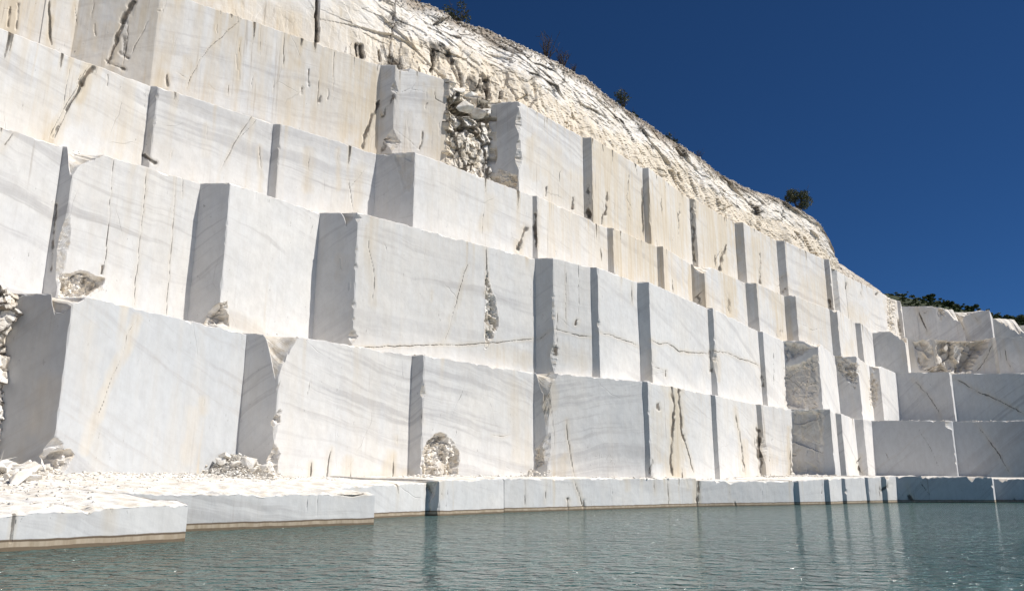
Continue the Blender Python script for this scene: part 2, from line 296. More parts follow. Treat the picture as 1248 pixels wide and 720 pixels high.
 (4,'o',[(675,190),(678,240)],13,.5),(4,'d',[(666,228),(665,240)],1.1,.7),(4,'d',[(698,240),(698,254)],1.2,.9),(4,'o',[(700,215),(702,260)],10,.55),(4,'o',[(740,190),(742,270)],18,.65),(4,'d',[(740,236),(738,262)],1.6,.85),(4,'d',[(735,262),(733,272)],1.2,.8),(4,'c',[(768,205),(764,240),(771,258)],.7,.5),(4,'o',[(768,220),(770,285)],16,.6),(4,'c',[(783,225),(784,290)],2.2,.95),(4,'d',[(717,225),(718,262)],2.2,.55),(4,'d',[(717,258),(719,264)],3,.9),
 (4,'o',[(805,230),(806,300)],16,.7),(4,'o',[(828,240),(828,310)],14,.7),(4,'d',[(828,250),(826,285)],1.2,.6),(4,'c',[(806,235),(806,265)],.8,.5),(4,'d',[(843,255),(847,318)],2.2,.6),(4,'o',[(870,262),(870,330)],22,.8),(4,'d',[(885,300),(880,312),(877,330)],1.7,.85),(4,'o',[(925,295),(926,345)],10,.7),(4,'d',[(927,310),(926,345)],1.2,.7),(4,'o',[(915,300),(916,340)],8,.4),(4,'o',[(995,350),(1002,372)],16,.55),(4,'c',[(975,305),(985,309)],.8,.6),(4,'c',[(949,340),(958,335)],.9,.8),(4,'d',[(955,355),(958,352)],2,.6),(4,'d',[(1011,365),(1012,374)],1.6,.95),
 (4,'o',[(1040,380),(1048,390)],9,.55),(4,'d',[(1031,345),(1031,352)],1.,.7),(4,'d',[(1049,356),(1050,362)],1.,.7),(4,'d',[(1067,359),(1070,356)],1.5,.7),(4,'o',[(1085,365),(1085,375)],6,.55),(4,'d',[(1082,380),(1083,400)],1.6,.4),(4,'d',[(1095,390),(1097,408)],1.4,.8),
 (4,'c',[(1117,375),(1123,388),(1131,406)],1.2,.8),(4,'c',[(1122,376),(1127,382),(1132,378)],.8,.7),(4,'c',[(1187,384),(1192,391)],1.2,.8),(4,'c',[(1172,395),(1180,412)],.9,.6),
 (0,'c',[(22,624),(18,640),(14,660)],.9,.45),(0,'o',[(76,622),(70,645)],5,.25),(0,'c',[(376,602),(374,622)],.6,.4),(0,'c',[(388,602),(386,628)],.6,.35),(0,'c',[(412,602),(430,604),(446,602)],1.2,.9),(0,'c',[(540,588),(539,606)],.9,.7),(0,'c',[(548,584),(545,610),(543,622)],.6,.45),(0,'d',[(520,590),(524,600)],1.5,.5),(0,'c',[(640,583),(640,620)],.6,.5),(0,'c',[(666,584),(664,612)],.8,.7),(0,'d',[(692,608),(692,621)],1.2,.9),(0,'c',[(700,585),(705,600),(709,614),(712,622)],1.2,.95),(0,'d',[(711,610),(711,621)],1.5,.7),
 (0,'c',[(746,585),(746,615)],.5,.4),(0,'o',[(764,585),(766,596)],3,.4),(0,'c',[(797,585),(798,600)],1.2,.6),(0,'c',[(813,585),(815,600),(814,620)],1.1,.8),(0,'c',[(836,583),(839,594)],1.2,.7),(0,'o',[(848,585),(850,616)],4,.7),(0,'d',[(851,586),(850,616)],1.4,.85),(0,'d',[(895,612),(896,618)],1.2,.8),(0,'c',[(930,590),(928,612)],.5,.35),(0,'c',[(1002,585),(1001,610)],.5,.4),(0,'c',[(1072,590),(1073,612)],1.1,.6),(0,'d',[(1076,596),(1082,590)],3,.6),
 (0,'c',[(1105,590),(1110,606)],1.4,.7),(0,'d',[(1109,604),(1113,612)],2.2,.8),(0,'c',[(1120,584),(1135,606)],.8,.35),(0,'d',[(1235,608),(1240,615)],2.,.6),
]
_rm = random.Random(21)
for _ in range(90):
    t_ = _rm.choice((3, 4, 4, 4, 2, 1)); x_ = _rm.uniform(60, 1010); y_ = {4: .60 * x_ - 235 if x_ > 600 else .33 * x_ - 60, 3: .44 * x_ - 10, 2: .33 * x_ + 130, 1: .12 * x_ + 420}[t_] + _rm.uniform(0, 75)
    l_ = _rm.uniform(4, 20) * (1.3 if t_ > 2 else .8); sl = _rm.uniform(-.12, .12) if _rm.random() < .8 else _rm.uniform(-.8, .8)
    MARKS.append((t_, 'c' if _rm.random() < .6 else 'd', [(x_, y_), (x_ + sl * l_ * .5 + _rm.uniform(-1, 1), y_ + l_ * .5), (x_ + sl * l_, y_ + l_)], _rm.uniform(.4, .9), _rm.uniform(.2, .6)))
    if t_ > 2 or _rm.random() < .3: MARKS.append((t_, 'o', [(x_, y_), (x_ + sl * l_, y_ + l_ * 2.2)], _rm.uniform(2, 6), _rm.uniform(.2, .55)))
# broken scars: (tier, polygon px, depth m, dark joints 0..1)
SCARS = [
 (3,[(478,188),(506,184),(504,230),(492,236),(485,210)],.5,.05,.16),
 (1,[(514,566),(516,548),(522,536),(530,528),(542,527),(552,536),(559,550),(561,566),(557,582),(516,584)],.55,.35),
 (1,[(58,578),(62,556),(74,548),(84,545),(90,552),(84,566),(74,580)],.5,.1),
 (2,[(592,318),(597,342),(603,360),(608,378),(608,398),(600,414),(592,428),(589,424),(590,395),(591,350)],.55,.1),
 (2,[(74,334),(98,329),(128,338),(127,352),(110,362),(70,366)],.5,.05),
 (2,[(246,396),(254,380),(268,368),(278,366),(281,398)],.4,.2),
 (2,[(956,446),(975,442),(990,432),(999,430),(998,500),(955,498)],.55,.25,.42),
 (2,[(956,414),(996,424),(975,434),(957,444)],.9,.2,.4),
 (2,[(1018,440),(1026,434),(1048,444),(1047,462),(1043,476),(1030,462),(1020,450)],.7,.3),
 (2,[(1058,462),(1062,452),(1072,465),(1072,485),(1060,505)],.4,.3),
 (4,[(1079,352),(1092,358),(1093,412),(1081,408)],.35,.6),
 (1,[(964,499),(1006,499),(1004,540),(1003,578),(964,578)],.35,.15,.38),
 (1,[(652,545),(668,535),(670,560),(652,575)],.3,.3),
 (1,[(334,500),(342,505),(343,515),(336,520)],.25,.1),(1,[(333,540),(341,545),(340,582),(332,582)],.3,.05),
 (4,[(598,215),(608,205),(632,212),(631,232),(600,232)],.3,.2),
 (3,[(1112,416),(1132,414),(1140,430),(1128,450),(1118,452)],1.3,.1,.24),(3,[(1140,412),(1208,411),(1204,425),(1190,438),(1182,456),(1122,457),(1142,440)],1.9,.12,.24),(4,[(544,130),(556,121),(574,128),(590,134),(605,142),(605,150),(592,150),(572,147),(552,143)],2.2,.95,.8),(4,[(550,156),(562,151),(568,160),(556,168)],1.3,.9,1.),(4,[(596,160),(606,160),(606,200),(600,200)],.9,.7,1.),
 (4,[(1141,376),(1150,374),(1152,384),(1146,392)],.6,.2),
 (0,[(518,587),(534,588),(530,600),(524,612),(525,624),(519,626)],.2,.1),
]
def seg_dist(X, Y, pts):
    d = np.full(X.shape, 1e9)
    for (a, b), (c, e) in zip(pts, pts[1:]):
        vx, vy = c - a, e - b; t = np.clip(((X - a) * vx + (Y - b) * vy) / max(vx * vx + vy * vy, 1e-6), 0, 1)
        d = np.minimum(d, np.hypot(X - a - t * vx, Y - b - t * vy))
    return d
def inside(X, Y, pts):
    r = np.zeros(X.shape, bool)
    for (a, b), (c, e) in zip(pts, pts[1:] + pts[:1]):
        if b == e: continue
        k = ((b > Y) != (e > Y)) & (X < (c - a) * (Y - b) / (e - b) + a); r ^= k
    return r

# ------------------------------------------------------------------ one cut block
def block(parent, tier, inner, P, E, z0, ztop, nextdir, mat, name='marble_block', depth=9., drops=(), pchips=(), rough=0., rim=None, capz=None,
          stain=.3, grey=0., streak=.4, step=1.1, seed=0, caprows=None, recess=0., soil=0., face_rough=0., rk=1.8, backdir=None):
    inner, P, E = map(np.asarray, (inner, P, E))
    if proj(np.array([*P, 1.]))[0] - proj(np.array([*inner, 1.]))[0] < 2.2: inner = P
    sl_ = np.linalg.norm(inner - P); sd = unit(inner - P) if sl_ > .08 else np.array((-1., 0.))
    fd = unit(E - P); fl = np.linalg.norm(E - P); E = E - fd * min(.018, fl * .2)
    zt = ztop if rim is None else float(np.mean([zat(q, r) for q, r in zip((P, E), rim)]))
    def pxn(a, b):
        A = np.array([[*a, zt], [*b, zt]]); x, y = proj(A); return math.hypot(x[1] - x[0], y[1] - y[0])
    n1 = max(2, int(pxn(inner, P) / step) + 1) if sl_ > .08 else 0
    n2 = max(3, int(pxn(P, E) / step) + 1)
    y0 = proj(np.array([*P, z0]))[1]; y1 = proj(np.array([*P, zt]))[1]
    n2 = min(n2, 420); nv = int(min(420, max(8, abs(y0 - y1) / step)))
    cx, seg, u = [inner + (sd if backdir is None else np.asarray(backdir)) * depth], [0], [-(sl_ + depth)]
    if n1:
        for t in np.linspace(0, 1, n1)[:-1]: cx.append(inner + (P - inner) * t); seg.append(1); u.append(-sl_ * (1 - t))
    for t in np.linspace(0, 1, n2): cx.append(P + (E - P) * t); seg.append(2); u.append(fl * t)
    cx.append(E + np.asarray(nextdir) * depth); seg.append(3); u.append(fl + depth)
    cx = np.array(cx); seg = np.array(seg); u = np.array(u); nc = len(cx)
    pxx = proj(np.c_[cx, np.full(nc, zt)])[0]
    # height of the rim column by column
    if rim is None: ztc = np.full(nc, float(ztop))
    else:
        ux = np.clip((pxx - proj(np.array([*P, zt]))[0]) / max(proj(np.array([*E, zt]))[0] - proj(np.array([*P, zt]))[0], 1), 0, 1)
        ztc = np.array([zat(cx[i], rim[0] + (rim[1] - rim[0]) * ux[i]) for i in range(nc)])
        ztc[0] = ztc[1]; ztc[-1] = ztc[-2]
    base_zt = ztc.copy()
    vis = (seg == 1) | (seg == 2)
    cp = np.c_[cx, np.zeros(nc)]
    drop = .05 * np.abs(vn(cp * 1.1, seed)) + .05 * np.abs(vn(cp * 4, seed + 3)) + .25 * np.clip(vn(cp * .8, seed + 9) - .55, 0, 1) + .22 * np.clip(vn(cp * 2.2, seed + 5) - .62, 0, 1)
    for pts in drops:                                        # [(px x, metres)...]
        xs = [q[0] for q in pts]; d = np.interp(pxx, xs, [q[1] for q in pts], left=0, right=0)
        drop = drop + d * (1 + .25 * vn(cp * 3.1, seed + 2)) + (d > .05) * .10 * facet(cp * 2.4, seed)[0]
    ztc = ztc - np.where(vis, np.clip(drop, 0, None), 0)
    v = np.linspace(0, 1, nv)[:, None]
    Z = z0 + v * (ztc[None, :] - z0)
    X = np.stack((np.broadcast_to(cx[:, 0], Z.shape), np.broadcast_to(cx[:, 1], Z.shape), Z), -1).copy()
    Xo = X.copy()
    sin_ = np.array((sd[1], -sd[0])); fin = np.array((-fd[1], fd[0]))
    inw = np.zeros((nc, 2)); inw[seg == 1] = sin_; inw[seg == 2] = fin
    px, py = proj(Xo)
    # chipped corner
    yy = py[:, np.argmax(seg == 2)]
    zc = Z[:, np.argmax(seg == 2)]; cpz = np.c_[np.full(nv, P[0]), np.full(nv, P[1]), zc]
    c = .012 + .05 * np.clip(vn(cpz * 2.1, seed + 31), 0, 1) + .9 * np.clip(vn(cpz * .75, seed + 33) - .52, 0, 1) * (.5 + .5 * vn(cpz * 3.3, seed + 35)) + .35 * np.clip(vn(cpz * 1.9, seed + 37) - .5, 0, 1)
    for yc, hh, size in pchips:
        c = np.maximum(c, size * np.clip(1 - np.abs((yy - yc) / hh + .35 * vn(cpz * .9, seed + 41)), 0, 1) ** .8 * 1.15 * (1 + .30 * vn(cpz * 1.6, seed + 39) + .12 * vn(cpz * 6, seed + 40)))
    c = np.clip(c, .005, fl * .45)
    if n1: c = np.minimum(c, sl_ * .85)
    else: c = c * 0
    C = c[:, None]; U = u[None, :]
    chip = np.zeros(Z.shape)
    if n1:
        m2 = (seg[None, :] == 2) & (U < C); m1 = (seg[None, :] == 1) & (-U < C)
        for k in (0, 1):
            X[..., k] = np.where(m2, P[k] + sd[k] * (C - U) + fd[k] * U, X[..., k]); X[..., k] = np.where(m1, P[k] + sd[k] * C, X[..., k])
        chip = np.where(m2 & (C > .09), 1., 0.)
    # inward relief
    D = .035 * fbm(Xo * .35, seed + 50, 2) + .008 * fbm(Xo * 2.5, seed + 51, 2)
    W = np.zeros(Z.shape + (4,))
    ct = (.015 + .30 * np.clip(vn(cp * 1.3, seed + 60) - .35, 0, 1) * (.6 + .4 * vn(cp * 5, seed + 61)) + .04 * np.abs(vn(cp * 3, seed + 62)))[None, :]
    a = ztc[None, :] - Z
    D += np.clip(ct - a, 0, None); W[..., 2] = np.maximum(W[..., 2], np.where(a < ct, .8, 0))
    rn = None
    bb = (px.min(), px.max(), py.min(), py.max())
    def rocky():
        nonlocal rn
        if rn is None: rn = rock_noise(Xo * rk, seed + 70)
        return rn
    if chip.any(): D += chip * np.clip(C, 0, .8) * .24 * (rocky()[0] + .35); W[..., 2] = np.maximum(W[..., 2], chip)
    for tr, pts, dep, jd, *sc_ in SCARS:
        if tr != tier: continue
        xs = [q[0] for q in pts]; ys = [q[1] for q in pts]
        if max(xs) < bb[0] or min(xs) > bb[1] or max(ys) < bb[2] or min(ys) > bb[3]: continue
        jx = px + 1.8 * vn(Xo * 3, 5); jy = py + 1.8 * vn(Xo * 3, 6)
        ins = inside(jx, jy, pts) & vis[None, :]
        if not ins.any(): continue
        dd = seg_dist(jx, jy, pts + pts[:1]); m = np.where(ins, sst(dd, 0, 5.), 0)
        r, j = rock_noise(Xo * sc_[0], seed + 71) if sc_ else rocky()
        D += m * dep * (np.clip(.55 + 1.1 * r, .05, 1.6) if dep < 1.25 or tier != 3 else np.clip(.5 + 1.9 * r, -.15, 2.))
        W[..., 2] = np.maximum(W[..., 2], np.where(ins, 1 if not sc_ or tier > 3 else .45, 0)); W[..., 1] = np.maximum(W[..., 1], m * j * jd); W[..., 0] = np.maximum(W[..., 0], m * (.25 if tier < 4 else .6))
    if face_rough > 0:
        r, j = rocky(); e = np.clip(np.minimum(np.abs(U - 0), 2) / .3, 0, 1) if n1 else 1
        D += face_rough * (r + .55) + recess * (.6 + .4 * vn(Xo * .3, 3)); W[..., 2] = np.maximum(W[..., 2], .95); W[..., 1] = np.maximum(W[..., 1], j * rough)
        W[..., 0] = np.maximum(W[..., 0], np.clip(.7 * fbm(Xo * .5, seed + 8) + .35, 0, 1))
    for tr, kd, pts, wd, stg in MARKS:
        if tr != tier: continue
        xs = [q[0] for q in pts]; ys = [q[1] for q in pts]; pd = wd * 3 + 3
        if max(xs) + pd < bb[0] or min(xs) - pd > bb[1] or max(ys) + pd < bb[2] or min(ys) - pd > bb[3]: continue
        halo = kd != 'o' and stg > .45
        amp = 1.0 if kd == 'c' else wd * .5 + .6
        ch = 3 if kd == 'c' else 1
        d = seg_dist(px + amp * vn(Xo * 1.9, 11), py + amp * vn(Xo * 1.9, 12), pts)
        ed = np.minimum(np.hypot(px - xs[0], py - ys[0]), np.hypot(px - xs[-1], py - ys[-1])); tp = .45 + .55 * np.clip(ed / 9., 0, 1)
        if halo: W[..., 0] = np.maximum(W[..., 0], .55 * stg * np.clip(1 - d / (wd * 3.2 + 2.2), 0, 1))
        if kd == 'o': m = stg * np.clip(1 - (d / (wd * 1.6)) ** 2, 0, 1); W[..., 0] = np.maximum(W[..., 0], m)
        elif kd == 'c':
            m = (.42 + .65 * stg) * tp * (.8 + .35 * vn(Xo * .8, 15)) * np.clip(1.2 - d / max(wd * .95, .7), 0, 1); W[..., 1] = np.maximum(W[..., 1], m); D += .02 * m
        else:
            m = stg * np.clip(1.3 - d / (wd * 1.35 * (1 + .6 * vn(Xo * 4, 13))), 0, 1) * (.82 + .35 * vn(Xo * 2.2, 14)); W[..., 1] = np.maximum(W[..., 1], m); D += .06 * m
    rd = random.Random(seed + 5); kdr = {4: 2.4, 3: 1.5, 2: .5, 1: .35, 0: .6}[tier]
    for _ in range(int(fl * kdr * (.5 + stain))):            # run-off drips from the rim, damp rising from the foot
        u0 = rd.uniform(0, fl); L_ = rd.uniform(.5, 3.2); w_ = rd.uniform(.05, .30); sg = rd.uniform(.25, .9)
        q = np.clip(1 - (np.abs(U - u0 + .10 * vn(np.stack((Z * 0 + u0, Z * .9, Z * 0), -1), seed)) / w_) ** 2, 0, 1) * np.where(seg[None, :] == 2, 1., 0.)
        if rd.random() < .7: m = q * sg * np.exp(-np.clip(a, 0, None) / L_)
        else: m = q * sg * np.exp(-np.clip(Z - z0 - (1.2 if tier == 1 else 0), 0, None) / (L_ * .7))
        W[..., 0] = np.maximum(W[..., 0], m)
        if rd.random() < .55: W[..., 1] = np.maximum(W[..., 1], np.clip(m * 1.7 - .4, 0, 1) * np.clip(q * 2.2 - 1.1, 0, 1))
    fade = np.where(vis, 1., 0.)[None, :]
    X[..., 0] += D * inw[None, :, 0] * fade; X[..., 1] += D * inw[None, :, 1] * fade
    W[..., 3] = soil
    # floor on top, running back under the next bench
    fr = caprows if caprows is not None else [.02, .05, .09, .14, .2, .3, .5, 1.]
    b0, b1 = cx[0], cx[-1]; ft = np.linspace(0, 1, nc); bk = b0[None] * (1 - ft[:, None]) + b1[None] * ft[:, None]
    top = X[-1]; cap = []; capW = []
    zb = base_zt if capz is None else np.full(nc, float(capz))
    for r in fr:
        xy = top[:, :2] * (1 - r) + bk * r
        g = sst(np.full(nc, r), 0, .16) if capz is None else r ** .8
        z = ztc * (1 - g) + zb * g; q = np.c_[xy, z]
        z = z + np.where(r < .95, .05 * vn(q * 1.5, seed + 80) + (.12 * (drop > .15) * vn(q * 2.2, seed + 81) if capz is None else .05 * vn(q * 4, seed + 82)), 0)
        q[:, 2] = z; cap.append(q); ww = np.zeros((nc, 4)); ww[:, 2] = .95; ww[:, 0] = np.where(drop > .15, .35, .12); ww[:, 3] = soil; capW.append(ww)
    nr = len(fr); cap = np.array(cap)
    bot = cap[-1].copy(); bot[:, 2] = z0
    V = np.concatenate((X.reshape(-1, 3), cap.reshape(-1, 3), bot)); WW = np.concatenate((W.reshape(-1, 4), np.array(capW).reshape(-1, 4), np.zeros((nc, 4))))
    o1 = (nv - 1) * nc
    F = [grid_faces(nv + nr, nc)]                            # sheet rows and cap rows run on
    i = np.arange(nc - 1); lo = (nv + nr - 1) * nc + i
    F.append(np.stack((lo, lo + 1, lo + 1 + nc, lo + nc), -1)); bo = (nv + nr) * nc + i
    F.append(np.stack((bo, bo + 1, i + 1, i), -1))
    me = mesh_np(name, V, F, np.clip(WW, 0, 1))
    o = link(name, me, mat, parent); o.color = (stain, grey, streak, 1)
    return o

def clampP(Q, pp, z, lo=-6., hi=1.):
    """corner P on its photo column, with the side cut Q-P kept near the quarry's own cutting direction"""
    P = at(*pp, z); d = P - Q; L = np.linalg.norm(d)
    ang = math.degrees(math.atan2(d[1], d[0]))
    if L < .05: return P
    a = math.radians(min(max(ang, lo), hi)); dirv = np.array((math.cos(a), math.sin(a)))
    k = P[0] / P[1]                                          # x = k*y along the column
    t = (k * Q[1] - Q[0]) / (dirv[0] - k * dirv[1])
    return Q + dirv * max(t, .05)

ZT = {1: 9.2, 2: 17.7, 3: 23.8, 4: 32.0}
Z0 = {1: .9, 2: 9.12, 3: 17.62, 4: 23.72}
# (inner corner, outer corner, options) in photo pixels along the top rim of every bench
BENCH = {
1: [((-62, 331), (-60, 331), dict(name='rubble_face', lab='rough broken rock face with jagged stones', face_rough=.6, rough=.8, stain=.4, rk=1.1, recess=-.62)),
    ((22, 357), (90, 357), dict(lab='largest grey-banded block with a slanting buff crack', drops=[[(63, 0), (65, .35), (70, .7), (88, .75), (94, .45), (106, 0)]], pchips=[(556, 26, .5)], grey=1.25, stain=.22, streak=.15)),
    ((301, 406), (343, 411), dict(drops=[[(321, 0), (326, .4), (333, 1.3), (340, 2.3), (344, 2.1), (352, .9), (364, 0)]], pchips=[(512, 10, .3), (560, 24, .35)], stain=.2, streak=.1)),
    ((502, 432), (517, 431), dict(lab='block with a rounded rubble scar at its foot', stain=.15, streak=.1)),
    ((650.5, 453.6), (666, 450), dict(drops=[[(653, 0), (658, 1.0), (666, 1.8), (670, .9), (680, 0)]], pchips=[(500, 30, .3), (545, 20, .35)], stain=.12, streak=.1)),
    ((783, 464), (789.5, 466), dict(lab='block with two dark brown run-off streaks', stain=.25, streak=.5)),
    ((866, 480.5), (872, 481), dict(stain=.2, streak=.3)),
    ((921.5, 492.5), (928, 493), dict(stain=.35, streak=.5, pchips=[(545, 16, .4)])),
    ((964.5, 498), (1011.5, 500), dict(stain=.25, streak=.2)),
    ((1018, 503), (1025, 503), dict(stain=.15)),
    ((1041, 510), (1052, 510), dict(stain=.15)),
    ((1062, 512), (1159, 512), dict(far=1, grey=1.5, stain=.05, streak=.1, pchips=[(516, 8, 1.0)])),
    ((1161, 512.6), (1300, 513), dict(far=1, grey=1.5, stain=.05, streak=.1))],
2: [((-70, 133), (-68, 133), dict(stain=.12)),
    ((77, 178), (93, 180), dict(drops=[[(82, 0), (86, .7), (92, 1.7), (98, 1.1), (112, .5), (128, 0)]], pchips=[(300, 40, .25)], stain=.2, streak=.1)),
    ((245, 223), (281, 220.5), dict(stain=.1, streak=.1, pchips=[(385, 14, .5)])),
    ((390, 259), (437, 257), dict(lab='long block split by a gouged vertical crack', drops=[[(416, 0), (419, .2), (423, .75), (427, .5), (434, 0)]], stain=.22, streak=.1, pchips=[(410, 10, .35)])),
    ((652, 314.5), (674, 312), dict(stain=.15, streak=.2, pchips=[(435, 18, .22)])),
    ((719.5, 325), (728.5, 327), dict(stain=.12, streak=.1)),
    ((776.5, 343.5), (791, 345), dict(stain=.1, streak=.1)),
    ((862, 375), (869, 375), dict(stain=.1, streak=.1, pchips=[(440, 18, .3)])),
    ((923.5, 403), (929.7, 403), dict(stain=.12, streak=.2)),
    ((954.7, 415), (997, 423), dict(stain=.12, streak=.2, drops=[[(978, 0), (986, .5), (997, .7), (1001, 0)]])),
    ((1018, 434), (1045, 440), dict(stain=.4, streak=.2)),
    ((1059, 445), (1071, 446), dict(stain=.15, drops=[[(1060, 0), (1064, .8), (1070, .5), (1074, 0)]])),
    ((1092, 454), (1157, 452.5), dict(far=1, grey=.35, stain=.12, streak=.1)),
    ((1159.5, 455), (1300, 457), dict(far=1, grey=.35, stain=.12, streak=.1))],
3: [((-72, 7), (-70, 7), dict(stain=.5, streak=.35)),
    ((184, 105), (193, 104), dict(stain=.15, streak=.2)),
    ((333.5, 150), (342.5, 149), dict(stain=.25, streak=.2)),
    ((459, 186.5), (506, 184), dict(stain=.22, streak=.2)),
    ((649, 238), (655, 238), dict(stain=.35, streak=.4)),
    ((740, 277), (747, 277), dict(stain=.7, streak=.3)),
    ((800.6, 300), (808, 300), dict(stain=.7, streak=.5)),
    ((842, 321), (858, 323), dict(stain=.6, streak=.5, drops=[[(844, 0), (847, .6), (857, 1.3), (860, .7), (866, 0)]])),
    ((908.5, 344.5), (922, 344.5), dict(stain=.45, streak=.3)),
    ((955.5, 360), (969.5, 360), dict(stain=.4, streak=.3)),
    ((1010.6, 376), (1020, 377), dict(stain=.3, streak=.3, drops=[[(1012, 0), (1018, .7), (1022, 0)]])),
    ((1042, 393), (1049, 393.5), dict(stain=.2)),
    ((1063, 404), (1102, 406), dict(far=1, grey=.1, stain=.2, drops=[[(1086, 0), (1102, 1.6), (1105, 1.2)]])),
    ((1106, 413), (1212, 412), dict(far=1, grey=.1, stain=.3, drops=[[(1110, .0), (1150, .2), (1190, .3), (1212, .1)]])),
    ((1213, 411), (1300, 408), dict(far=1, grey=.1, stain=.2))],
4: [((-82, -94), (-80, -94), dict(stain=.8, streak=.5)),
    ((62, -44), (63, -44), dict(stain=.5, streak=.3)),
    ((101, -30), (197, -18), dict(stain=.6, streak=.45, lo=19., hi=21.)),
    ((464, 79), (482, 78), dict(stain=.25, streak=.3, drops=[[(483, 0), (487, .35), (498, .25), (499.5, -.3), (501, -.2), (506, 0)]], pchips=[(108, 10, .3), (172, 16, .5)])),
    ((545, 97), (545.5, 97), dict(name='rubble_face', lab='collapsed gap of broken buff rock', face_rough=.75, rough=.75, recess=-.55, rk=.85, stain=.55, streak=.4, drops=[[(546, .3), (552, .8), (570, .6), (583, .9), (585, 0)]])),
    ((604, 124), (632.5, 121.7), dict(stain=.2, streak=.3, pchips=[(150, 12, .3), (190, 20, .3)])),
    ((710, 167), (721, 169), dict(stain=.6, streak=.5)),
    ((783, 204), (790.5, 203), dict(stain=.75, streak=.5)),
    ((840, 242), (847, 244), dict(stain=.8, streak=.5)),
    ((895, 271), (906, 272), dict(stain=.5, streak=.4)),
    ((946, 293), (956, 293.5), dict(stain=.25, streak=.2)),
    ((1004, 315.5), (1011, 320), dict(stain=.25, streak=.3)),
    ((1013, 328), (1020, 329), dict(stain=.2, hi=14.)),
    ((1029, 335), (1029.4, 335), dict(stain=.25, streak=.2, keep=1)),
    ((1093, 366), (1097.5, 367), dict(stain=.1)),
    ((1099, 373), (1116, 373), dict(far=1, grey=.1, stain=.1)),
    ((1116, 373.), (1140, 373.5), dict(far=1, grey=.1, stain=.1, drops=[[(1136, 0), (1141, .5)]])),
    ((1140, 373.5), (1172, 378), dict(far=1, grey=.1, stain=.2, drops=[[(1146, 0), (1150, .2), (1162, 2.4), (1172, 4.)]])),
    ((1172, 378), (1206.5, 382), dict(far=1, grey=.1, stain=.1, drops=[[(1172, 1.6), (1185, .4), (1195, 0), (1203, .2)]])),
    ((1209, 385), (1248, 396), dict(far=1, grey=.1, stain=.25, drops=[[(1210, .4), (1222, 1.4), (1232, 2.6), (1248, 3.2)]], lo=-30)),
    ((1248, 396), (1310, 400), dict(far=1, grey=.1, stain=.25))],
}
BL = {1: ('lowest high tier of sunlit white marble blocks, standing on the waterside ledge', 'lowest shaded grey tier of the far wall, directly above its waterside ledge'),
      2: ('second tier of sunlit marble blocks, crossed by a long thin horizontal fissure', 'second shaded tier of the far wall with a long slanting dark crack'),
      3: ('third tier of sunlit marble blocks, below the buff-stained top tier', 'third shaded tier of the far wall with broken rock scars'),
      4: ('topmost tier of sawn marble blocks, buff-stained, with a collapsed rubble gap', 'topmost shaded tier of the far wall with notched skyline below the wooded hill')}
RIM = {}
for t, rows in BENCH.items():
    z = ZT[t]; pts = []
    for q, p, o in rows:
        Q = at(*q, z); pts.append((Q, clampP(Q, p, z, o.get('lo', -8. if o.get('far') else -4.), o.get('hi', -3.5 if o.get('far') else -.5)), o))
    RIM[t] = [v for a in pts for v in a[:2]]
    main = thing('marble_bench', BL[t][0], 'quarry bench', (*pts[0][1], Z0[t]), 'stepped marble benches')
    farb = thing('marble_bench', BL[t][1], 'quarry bench', (*[a for a in pts if a[2].get('far')][0][0], Z0[t]), 'stepped marble benches')
    bpy.context.view_layer.update()
    for k, (Q, P, o) in enumerate(pts):
        if k + 1 < len(pts): E, Pn = pts[k + 1][0], pts[k + 1][1]
        else: E, Pn = P + np.array((.64, .77)) * 6, P + np.array((5., 5.))
        nd = unit(E - Pn) if np.linalg.norm(E - Pn) > .08 else np.array((-.9, .3))
        far = o.get('far'); oo = {a: b for a, b in o.items() if a not in ('far', 'lo', 'hi', 'keep', 'lab')}
        if np.linalg.norm(E - P) < .6 and far: E = P + np.array((.64, .77)) * .03
        if far: nd = np.array((-.25, .97)); oo['backdir'] = (-.25, .97)
        ob = block(None, t, Q, P, E, Z0[t], z, nd, M_MARBLE, seed=t * 1000 + k * 37, depth=10. if not far else 12., **oo)
        if far:                                              # far blocks run straight back from their shaded face
            pass
        if o.get('lab'): ob['label'] = o['lab']
        par = farb if far else main
        ob.parent = par; ob.matrix_parent_inverse = par.matrix_world.inverted()

